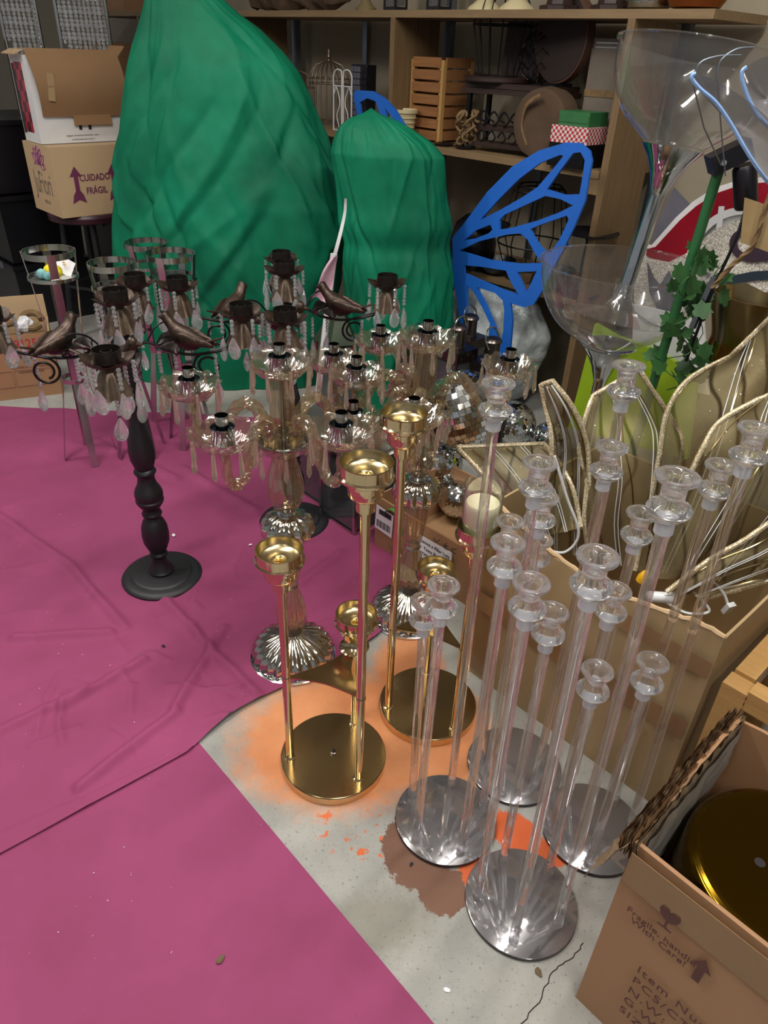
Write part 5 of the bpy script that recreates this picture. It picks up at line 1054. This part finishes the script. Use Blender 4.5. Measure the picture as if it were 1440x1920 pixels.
# cables and plug in the carton
cbm = [[(1040, 855, 1.50), (1062, 930, 1.48), (1085, 1000, 1.46), (1060, 1035, 1.46), (1020, 1030, 1.47)], [(1230, 1120, 1.38), (1290, 1105, 1.36), (1330, 1090, 1.36), (1355, 1110, 1.35), (1365, 1135, 1.34)], [(1250, 1130, 1.37), (1290, 1150, 1.34), (1330, 1145, 1.34), (1300, 1110, 1.36)], [(1350, 1105, 1.38), (1400, 1095, 1.40), (1450, 1085, 1.42)]]
for i, c in enumerate(cbm):
    P = [atY(*p) for p in c]; o = MB().tube(spline(P, 8), .0035, 7).build('white_cable', M['plastic_w']); tag(o, ('white cable looping over the left rim of the tall carton', 'white cable running to the switch in the tall carton', 'white cable coiled at the front of the tall carton', 'white cable trailing off the right of the tall carton')[i], 'cable', 'white cables in the tall carton')
p = atY(1366, 1140, 1.34); o = MB().box((0, 0, 0), (.022, .012, .03), (.3, 0, .4)).build('inline_switch', M['plastic_w'], smooth=0, loc=p); tag(o, 'white inline cable switch at the carton rim', 'switch')
p = atY(1240, 1120, 1.38); o = MB().lathe([(.010, -.035), (.014, -.03), (.014, .03), (.008, .036)], 16, axis=(1, -.3, .2)).build('white_tube', M['plastic_w'], loc=p); tag(o, 'short white tube among the cables in the carton', 'tube')
p = atY(1200, 1090, 1.42); m = MB(); m.lathe([(.012, 0), (.013, .015), (.008, .03), (.004, .035)], 10, axis=(.3, 0, 1)); o = m.build('yellow_clip', M['yellowplastic'], loc=p); tag(o, 'small yellow plastic clip on the carton rim', 'clip')
# ============================================================ ON THE SHELVES
ZT, ZM, ZL = SZ[2]+.0285, SZ[1]+.0285, SZ[0]+.0285
def onshelf(x, y, z, vmin=.03, vmax=.40):
    p = at(x, y, z); w = p-SO; u, v = w.dot(E1), min(vmax, max(vmin, w.dot(E2))); return SH(u, v, z)
def mpx(p): return (p-CP).dot(CF)/FPX
def S(name, label, cat, x, y, z, rz=0.0, group=None, **k): return thing(name, label, cat, onshelf(x, y, z, **k), SHROT+rz, group)
# slatted crate standing on end
t = S('slatted_crate', 'slatted wooden crate standing on end on the middle shelf', 'crate', 832, 262, ZM, 0, vmax=.12)
w_, d_, h_ = .19, .19, .34
for x in (-w_/2, w_/2):
    for y in (0, d_): MB().box((x, y, h_/2), (.022, .022, h_)).build('corner_post', M['pine'], t, 0)
for k in range(7):
    z = .03+k*.05
    for y in (-.012, d_+.012): MB().box((0, y, z), (w_-.01, .008, .040)).build('slat', M['crate'], t, 0)
    for x in (-w_/2-.0, w_/2+.0): MB().box((x*1.06, d_/2, z), (.008, d_-.02, .040)).build('slat', M['crate'], t, 0)
MB().box((0, d_/2, .006), (w_-.03, d_-.03, .008)).build('end_board', M['crate'], t, 0)
t = S('cream_pot', 'cream ridged flower pot behind the shorter green cover', 'pot', 772, 262, ZM, vmax=.03)
MB().lathe([(.045, 0), (.052, .03), (.056, .06), (.060, .09), (.066, .118), (.072, .12), (.072, .135), (.066, .135), (.05, .05), (0, .045)], 32, cap=False).build('pot_body', M['cream'], t)
for k in range(4): MB().lathe([(.054+.003*k, .035+.02*k), (.0575+.003*k, .039+.02*k), (.055+.003*k, .043+.02*k)], 32, cap=False).build('ridge', M['cream'], t)
# dark console with ironwork
t = S('iron_console', 'dark wooden miniature console with scrolled iron legs', 'console', 950, 287, ZM, .06, vmax=.14)
t.scale = (1.12, 1.0, 1.0)
for k in range(2): MB().box((0, .05, .235+.022*k), (.44-.02*k, .20-.01*k, .020)).build('top_board', M['darkwood'], t, 0)
MB().box((0, .0, .095), (.22, .08, .022)).build('lower_board', M['darkwood'], t, 0); MB().box((0, -.01, .03), (.26, .09, .018)).build('foot_board', M['darkwood'], t, 0)
for x in (-.19, .19):
    for y in (-.03, .12): MB().box((x, y, .11), (.018, .018, .225)).build('leg', M['wire'], t, 0)
for k in range(5):
    x = -.10+.05*k; MB().tube(spline([(x, -.05, .105), (x+.025, -.05, .13), (x, -.05, .16), (x-.02, -.05, .135), (x+.005, -.05, .12)], 5), .004, 6).build('iron_scroll', M['wire'], t); MB().tube(spline([(x, -.055, .04), (x+.02, -.055, .06), (x, -.055, .085), (x-.018, -.055, .062)], 5), .004, 6).build('iron_scroll', M['wire'], t)
for x in (-.13, .13): MB().tube(spline([(x, -.05, .03), (x*1.15, -.07, .015), (x*1.3, -.08, .004)], 5), .006, 6).build('claw_foot', M['wire'], t)
cz = ZM+.268
def cage(label, c, rows, n, r=.0022, mt='wire', rings=(0, -1), name='wire_cage'):
    t = thing(name, label, 'wire cage', c, SHROT)
    for k in range(n):
        a = 2*math.pi*k/n; MB().tube([(p[0]*math.cos(a), p[0]*math.sin(a), p[1]) for p in rows], r, 5).build('bar', M[mt], t)
    for i in rings: MB().tube([(rows[i][0]*math.cos(a), rows[i][0]*math.sin(a), rows[i][1]) for a in [j*math.pi/16 for j in range(32)]], r*1.3, 5, closed=True).build('hoop', M[mt], t)
    return t
cp = onshelf(918, 285, ZM); cp = t.location + Matrix.Rotation(SHROT+.10, 3, 'Z') @ V(-.13, .06, 0); cp.z = cz
t2 = cage('black wire lamp cage on a dark round board above the console', cp, [(.085, .022), (.092, .06), (.125, .20), (.128, .21), (.11, .28), (.075, .355), (.07, .36)], 14, .0028, rings=(0, 3, -1)); MB().lathe([(.145, 0), (.148, .004), (.148, .018), (.143, .022)], 40).build('base_board', M['darkwood'], t2)
cp2 = cp+E2*.17; cp2.z = cz; o = MB().box((0, 0, .13), (.20, .02, .26)).build('framed_board', M['darkwood'], smooth=0, loc=(cp+E2*.160)-V(0, 0, .0), rot=(.0, .05, SHROT+.1)); tag(o, 'dark wooden board standing behind the black wire cage', 'board')
# wire globe: hexagon-like net
gc = cp + E1*.175 + E2*.07; gc.z = cz; t = thing('wire_globe', 'black wire net globe beside the black wire cage', 'globe', gc); rg = .100
for lat in (-50, -20, 10, 40):
    n = 9; P = []
    for k in range(2*n): a = math.pi*k/n; b = R(lat+(9 if k % 2 else -9)); P.append((rg*math.cos(b)*math.cos(a), rg*math.cos(b)*math.sin(a), rg+rg*math.sin(b)))
    MB().tube(P, .0024, 5, closed=True).build('net_wire', M['wire'], t)
for k in range(9):
    a = 2*math.pi*k/9
    for b0_, b1_ in ((-41, -29), (-11, 1), (19, 31), (49, 80), (-88, -59)): MB().tube([(rg*math.cos(R(b))*math.cos(a), rg*math.cos(R(b))*math.sin(a), rg+rg*math.sin(R(b))) for b in (b0_, (b0_+b1_)/2, b1_)], .0024, 5).build('net_wire', M['wire'], t)
MB().lathe([(.03, 0), (.03, .004)], 16).build('foot', M['wire'], t)
rc = cp + E1*.31 + E2*.02; rc.z = cz
t = thing('round_board', 'round dark wood slab standing on edge above the console', 'wood slab', rc, SHROT-.25)
MB().lathe([(.150, -.022), (.158, -.020), (.158, .020), (.150, .022)], 56, c=(0, 0, .168), axis=(0, 1, 0)).build('slab_rim', M['slicerim'], t); MB().lathe([(.152, 0), (.150, .002), (0, .002)], 56, c=(0, -.0225, .168), axis=(0, -1, 0), cap=False).build('slab_face', M['slice'], t)
MB().box((0, 0, .006), (.08, .09, .012)).build('stand', M['wire'], t, 0)
# dried curls
t = S('dried_curls', 'bundle of dried brown curls on the middle shelf', 'dried plant', 893, 278, ZM, vmax=.05); rr = random.Random(5)
for k in range(16):
    a = rr.random()*6.28; x, y, z = rr.uniform(-.04, .04), rr.uniform(-.02, .03), rr.uniform(.02, .14); MB().tube([(x+.022*math.cos(b+a), y+.012*math.sin(b*1.3), z+.022*math.sin(b)) for b in [j*.5 for j in range(11)]], .006, 6).build('curl', M['rattan'], t)
for k, (x, y) in enumerate(((848, 272), (872, 279))):
    c = onshelf(x, y, ZM, .03, .06+.02*k); o = MB().lathe([(.03, 0), (.045, .003), (.05, .012), (.047, .012), (.03, .006), (0, .005)], 28, cap=False).build('black_saucer', M['blackplastic'], loc=c); tag(o, ('black saucer on the shelf edge by the crate', 'black saucer on the shelf next to the dried curls')[k], 'saucer', 'black saucers')
# padded round bag
c = onshelf(1036, 296, ZM, .05, .10); t = thing('padded_basket', 'brown padded round basket bag on the middle shelf', 'bag', c, SHROT-.3)
MB().lathe([(.09, -.06), (.128, -.052), (.135, .0), (.128, .052), (.10, .06), (.06, .052), (0, .05)], 40, c=(0, 0, .136), axis=(.35, -1, 0), cap=False).build('bag_shell', M['buffbag'], t, 60); MB().tube(spline([(-.02, -.07, .05), (-.06, -.08, .12), (-.03, -.09, .2), (.04, -.08, .24)], 6), .008, 8, flat=.4).build('strap', M['rattan'], t)
# album, woven strip, green box, gingham cloth, trays
def sbox(name, label, cat, x, y, z, size, mt, rz=0.0, tilt=0.0, vmax=.2, vmin=.05):
    c = onshelf(x, y, z, vmin, vmax); o = MB().box((0, 0, size[2]/2), size, (tilt, 0, 0)).build(name, mt, smooth=0, loc=c, rot=(0, 0, SHROT+rz)); return tag(o, label, cat), c
o, c = sbox('iron_tray', 'low black iron tray stand under the gingham cloth', 'tray', 1068, 312, ZM, (.17, .15, .085), M['wire'], vmax=.12)
c2 = c+V(0, 0, .0855); o = MB().box((0, 0, .03), (.17, .15, .06)).build('folded_cloth', M['gingham'], smooth=0, loc=c2, rot=(0, 0, SHROT)); tag(o, 'folded red and white gingham cloth', 'cloth')
c3 = c2+V(0, 0, .0605); t = thing('green_box', 'green painted box on the gingham cloth', 'box', c3+E2*.01, SHROT); MB().box((.0, 0, .025), (.14, .13, .05)).build('box_body', M['greenpaint'], t, 0); MB().box((0, -.066, .025), (.13, .003, .026)).build('front_panel', M['greenpaint'], t, 0)
c4 = c3+E2*.135; t = thing('taupe_album', 'tall taupe album with woven band leaning on the wall', 'album', V(c4.x, c4.y, ZM), SHROT); MB().box((0, 0, .22), (.17, .03, .44)).build('cover', M['taupe'], t, 0); MB().box((0, -.0165, .255), (.172, .003, .025)).build('woven_band', M['rattan'], t, 0)
for z in (.425, .410): MB().box((0, -.016, z), (.172, .003, .004)).build('silver_line', M['chromedull'], t, 0)
# left bay: birdcages, frames, tile block
cg = onshelf(640, 232, ZM, .10, .22)
t = cage('copper wire birdcage with a domed lid and finial', cg, [(.115, .0), (.115, .20), (.112, .225), (.098, .262), (.07, .29), (.03, .303), (.01, .306)], 22, .0018, 'copperleaf', rings=(0, 1, 2), name='birdcage'); MB().lathe([(.012, .303), (.008, .315), (.012, .325), (.007, .34), (.009, .35), (0, .37)], 12, cap=False).build('finial', M['copperleaf'], t); MB().lathe([(.118, -.0), (.118, .008)], 32).build('cage_floor', M['copperleaf'], t)
cg2 = onshelf(590, 225, ZM, .10, .20); t = cage('smaller copper wire birdcage left of the domed one', cg2, [(.085, .0), (.085, .17), (.078, .20), (.05, .235), (.008, .25)], 16, .0018, 'copperleaf', rings=(0, 1), name='birdcage')
MB().box((0, 0, .085), (.10, .06, .035)).build('wood_slat', M['crate'], t, 0); MB().box((0, 0, .135), (.10, .06, .035)).build('wood_slat', M['crate'], t, 0)
t = S('wire_gate', 'pale arched wire gate frame in front of the birdcage', 'frame', 642, 246, ZM, vmax=.05)
for sx_ in (-1, 1): 
    x0, x1 = sx_*.006, sx_*.072; MB().tube(spline([(x0, 0, .004), (x0, 0, .14), (x0, 0, .255), (sx_*.02, 0, .275), (sx_*.05, 0, .275), (x1, 0, .25), (x1, 0, .20), (x1, 0, .004)], 5), .0035, 6).build('gate_frame', M['plastic_w'], t); MB().tube(spline([(sx_*.02, 0, .006), (sx_*.045, 0, .07), (sx_*.02, 0, .13), (sx_*.05, 0, .20), (sx_*.066, 0, .17)], 5), .0025, 6).build('gate_scroll', M['plastic_w'], t); MB().tube([(x0, 0, .205), (x1, 0, .205)], .003, 6).build('cross_bar', M['plastic_w'], t)
MB().tube([(-.075, 0, .003), (.075, 0, .003)], .0035, 6).build('bottom_bar', M['plastic_w'], t)
t = S('tile_block', 'block faced with grey and black mosaic strips by the upright', 'block', 712, 240, ZM, vmax=.20, vmin=.16); MB().box((0, .03, .15), (.13, .06, .30)).build('block_body', M['black'], t, 0)
for i in range(5):
    for j in range(10): MB().box((-.052+.026*i, -.002, .018+.029*j), (.022, .006+.004*((i*3+j*5) % 3), .025)).build('tile', M['slate'] if (i < 3) else M['black'], t, 0)
# lowest shelf
c = onshelf(955, 530, ZL, .12, .22); cage('faceted black wire lampshade on the lowest shelf', c, [(.10, 0), (.155, .15), (.16, .16), (.115, .38), (.095, .40)], 8, .003, rings=(0, 2, 3, -1))
for k, (x, y, lb) in enumerate(((1065, 560, 'black cake stand on the lowest shelf beside the upright'), (890, 505, 'black cake stand behind the blue wing root'))):
    c = onshelf(x, y, ZL, .08, .16); t = thing('cake_stand', lb, 'cake stand', c, 0, 'black cake stands'); hh_ = .26-.06*k; MB().lathe([(.08, 0), (.085, .01), (.03, .03), (.016, .06), (.02, hh_*.5), (.014, hh_-.03), (.03, hh_-.01)], 32).build('pedestal', M['black'], t); MB().lathe([(.03, hh_-.01), (.115, hh_), (.118, hh_+.008), (.110, hh_+.006), (0, hh_+.004)], 40, cap=False).build('plate', M['black'], t)
for k, (x, y, r_, h2, lb) in enumerate(((862, 505, .11, .24, 'black rounded hat form behind the small green cover'), (1010, 548, .10, .09, 'shallow black bowl on the lowest shelf edge'), (925, 515, .09, .07, 'small black bowl under the wire lampshade'))):
    c = onshelf(x, y, ZL, .05, .10+.06*(k == 0)); o = MB().lathe([(r_*.7, 0), (r_, h2*.25), (r_*1.02, h2*.5), (r_*.8, h2*.85), (r_*.4, h2), (0, h2*1.02)] if k == 0 else [(r_*.4, 0), (r_*.8, h2*.4), (r_, h2), (r_*.96, h2), (r_*.7, h2*.4), (0, h2*.2)], 36, cap=False).build('black_dish' if k else 'hat_form', M['blackplastic'], loc=c); tag(o, lb, 'bowl' if k else 'hat form')
# top shelf: only the feet of things show
def topitem(name, label, cat, x, prof, mt, seg=32, v=.12, flute=0):
    p = onv(x, 24, v); w = p-SO; c = SH(w.dot(E1), v, ZT); o = MB().lathe(prof, seg, cap=False, flute=flute, famp=.05 if flute else 0).build(name, M[mt], loc=c); return tag(o, label, cat)
topitem('brass_candlestick', 'old brass candlestick foot on the top shelf', 'candlestick', 686, [(.05, 0), (.052, .012), (.03, .03), (.02, .05), (.026, .07), (.015, .10), (.02, .2), (.03, .22), (0, .22)], 'brass_old')
for k, x in enumerate((908, 968)): topitem('cream_cone', ('cream tapered candlestick foot on the top shelf, left of its twin', 'cream tapered candlestick foot on the top shelf, right of its twin')[k], 'candlestick', x, [(.075, 0), (.07, .012), (.03, .04), (.018, .08), (.015, .25), (.03, .27), (0, .27)], 'cream')
for k, x in enumerate((1048, 1145)): topitem('dark_pedestal', ('dark stepped pedestal on the top shelf above the round wood slab', 'dark stepped pedestal on the top shelf above the right upright')[k], 'pedestal', x, [(.08, 0), (.08, .015), (.055, .02), (.05, .045), (.035, .06), (.03, .22), (.05, .25), (0, .25)], 'darkwood', 8)
topitem('chrome_bowl', 'silver bowl base on the top shelf next to the copper one', 'bowl', 1212, [(.05, 0), (.075, .008), (.085, .03), (.08, .06), (0, .10)], 'chromedull'); topitem('copper_bowl', 'copper bowl near the right end of the top shelf', 'bowl', 1300, [(.05, 0), (.085, .008), (.10, .03), (.09, .07), (0, .12)], 'copper')
for k, x in enumerate((741, 822)):
    p = onv(x, 24, .10); w = p-SO; c = SH(w.dot(E1), .10, ZT); t = thing('black_lantern', ('black metal lantern on the top shelf above the upright', 'black metal lantern on the top shelf above the slatted crate')[k], 'lantern', c, SHROT, 'black lanterns on the top shelf'); MB().box((0, 0, .008), (.08, .08, .016)).build('base', M['black'], t, 0); MB().box((0, 0, .12), (.06, .06, .2)).build('pane', M['pane'], t, 0)
    for a, b in ((-1, -1), (1, -1), (1, 1), (-1, 1)): MB().box((a*.036, b*.036, .12), (.008, .008, .21)).build('post', M['black'], t, 0)
    MB().box((0, 0, .24), (.085, .085, .03), taper=.5).build('roof', M['black'], t, 0)
p = onv(560, 28, .12); w = p-SO; c = SH(w.dot(E1), .12, ZT); m = MB(); m.tube([(-.42+.84*k/24, .03*math.sin(k*.5), .05+.012*math.sin(k*1.1)) for k in range(25)], [.045*(1+.35*noise.noise(V(k*.5, 3, 0)))*(1 if k < 22 else .6) for k in range(25)], 14, lobes=4, lamp=.14, twist=.35); o = m.build('driftwood_root', M['antler'], loc=c, rot=(0, 0, SHROT)); tag(o, 'gnarled driftwood root lying along the top shelf', 'driftwood')
p = onv(240, 30, .2); w = p-SO; c = SH(w.dot(E1), .2, ZT); o = MB().box((0, 0, .1), (.4, .25, .2)).build('brown_carton', M['brownbox'], smooth=0, loc=c, rot=(0, 0, SHROT)); tag(o, 'brown carton on the top shelf left of the tall green cover', 'cardboard box')
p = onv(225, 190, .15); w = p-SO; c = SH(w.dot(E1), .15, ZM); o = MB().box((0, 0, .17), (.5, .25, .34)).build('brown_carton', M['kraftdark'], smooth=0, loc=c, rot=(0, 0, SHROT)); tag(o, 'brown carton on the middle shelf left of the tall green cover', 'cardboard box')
# ============================================================ LITTER ON THE FLOOR
def scrap(name, label, cat, x, y, s, mt, z=.001, seed=0):
    m = MB(); m.ball((0, 0, 0), (s, s*.6, s*.22), 9, 5); m.v = [tuple(Vector(v)*(1+.5*noise.noise(Vector(v)*(.9/s)+V(seed, 0, 0)))) for v in m.v]; p = at(x, y); o = m.build(name, mt, smooth=0, loc=(p.x, p.y, z+s*.2), rot=(0, 0, seed)); return tag(o, label, cat)
scrap('dry_leaf', 'dry brown leaf scrap on the lower magenta cloth', 'leaf', 415, 1800, .011, M['debris'], .004, 1); scrap('dry_leaf', 'tan leaf scrap on the concrete by the crack', 'leaf', 1010, 1825, .011, M['debris'], .0005, 2)
scrap('dark_crumb', 'dark crumb on the cloth below the black candelabra base', 'crumb', 307, 1216, .006, M['dark'], .010, 3); scrap('dark_crumb', 'black pebble on the brown floor stain', 'crumb', 771, 1622, .006, M['dark'], .0005, 4)
scrap('paper_bit', 'white paper bit right of the black candelabra base', 'paper scrap', 326, 1008, .010, M['paper'], .010, 5); scrap('paper_bit', 'white paper bit on the concrete in the bottom middle', 'paper scrap', 838, 1858, .007, M['paper'], .0005, 6); scrap('paper_bit', 'white paper bit below the champagne candelabra', 'paper scrap', 470, 1026, .007, M['paper'], .010, 7)
m = MB(); rs = random.Random(11)
for k in range(70):
    x, y = rs.uniform(0, 560), rs.uniform(800, 1800); p = at(x, y)
    if x > 330 and y > 1360: continue
    s = rs.uniform(.0006, .0018); m.ball((p.x, p.y, .012 if y < 1400 else .005), (s, s*rs.uniform(.4, 1), s*.5), 5, 3)
o = m.build('white_specks', M['paper'], smooth=0); tag(o, 'tiny white specks scattered over the magenta cloth', 'specks', kind='stuff')
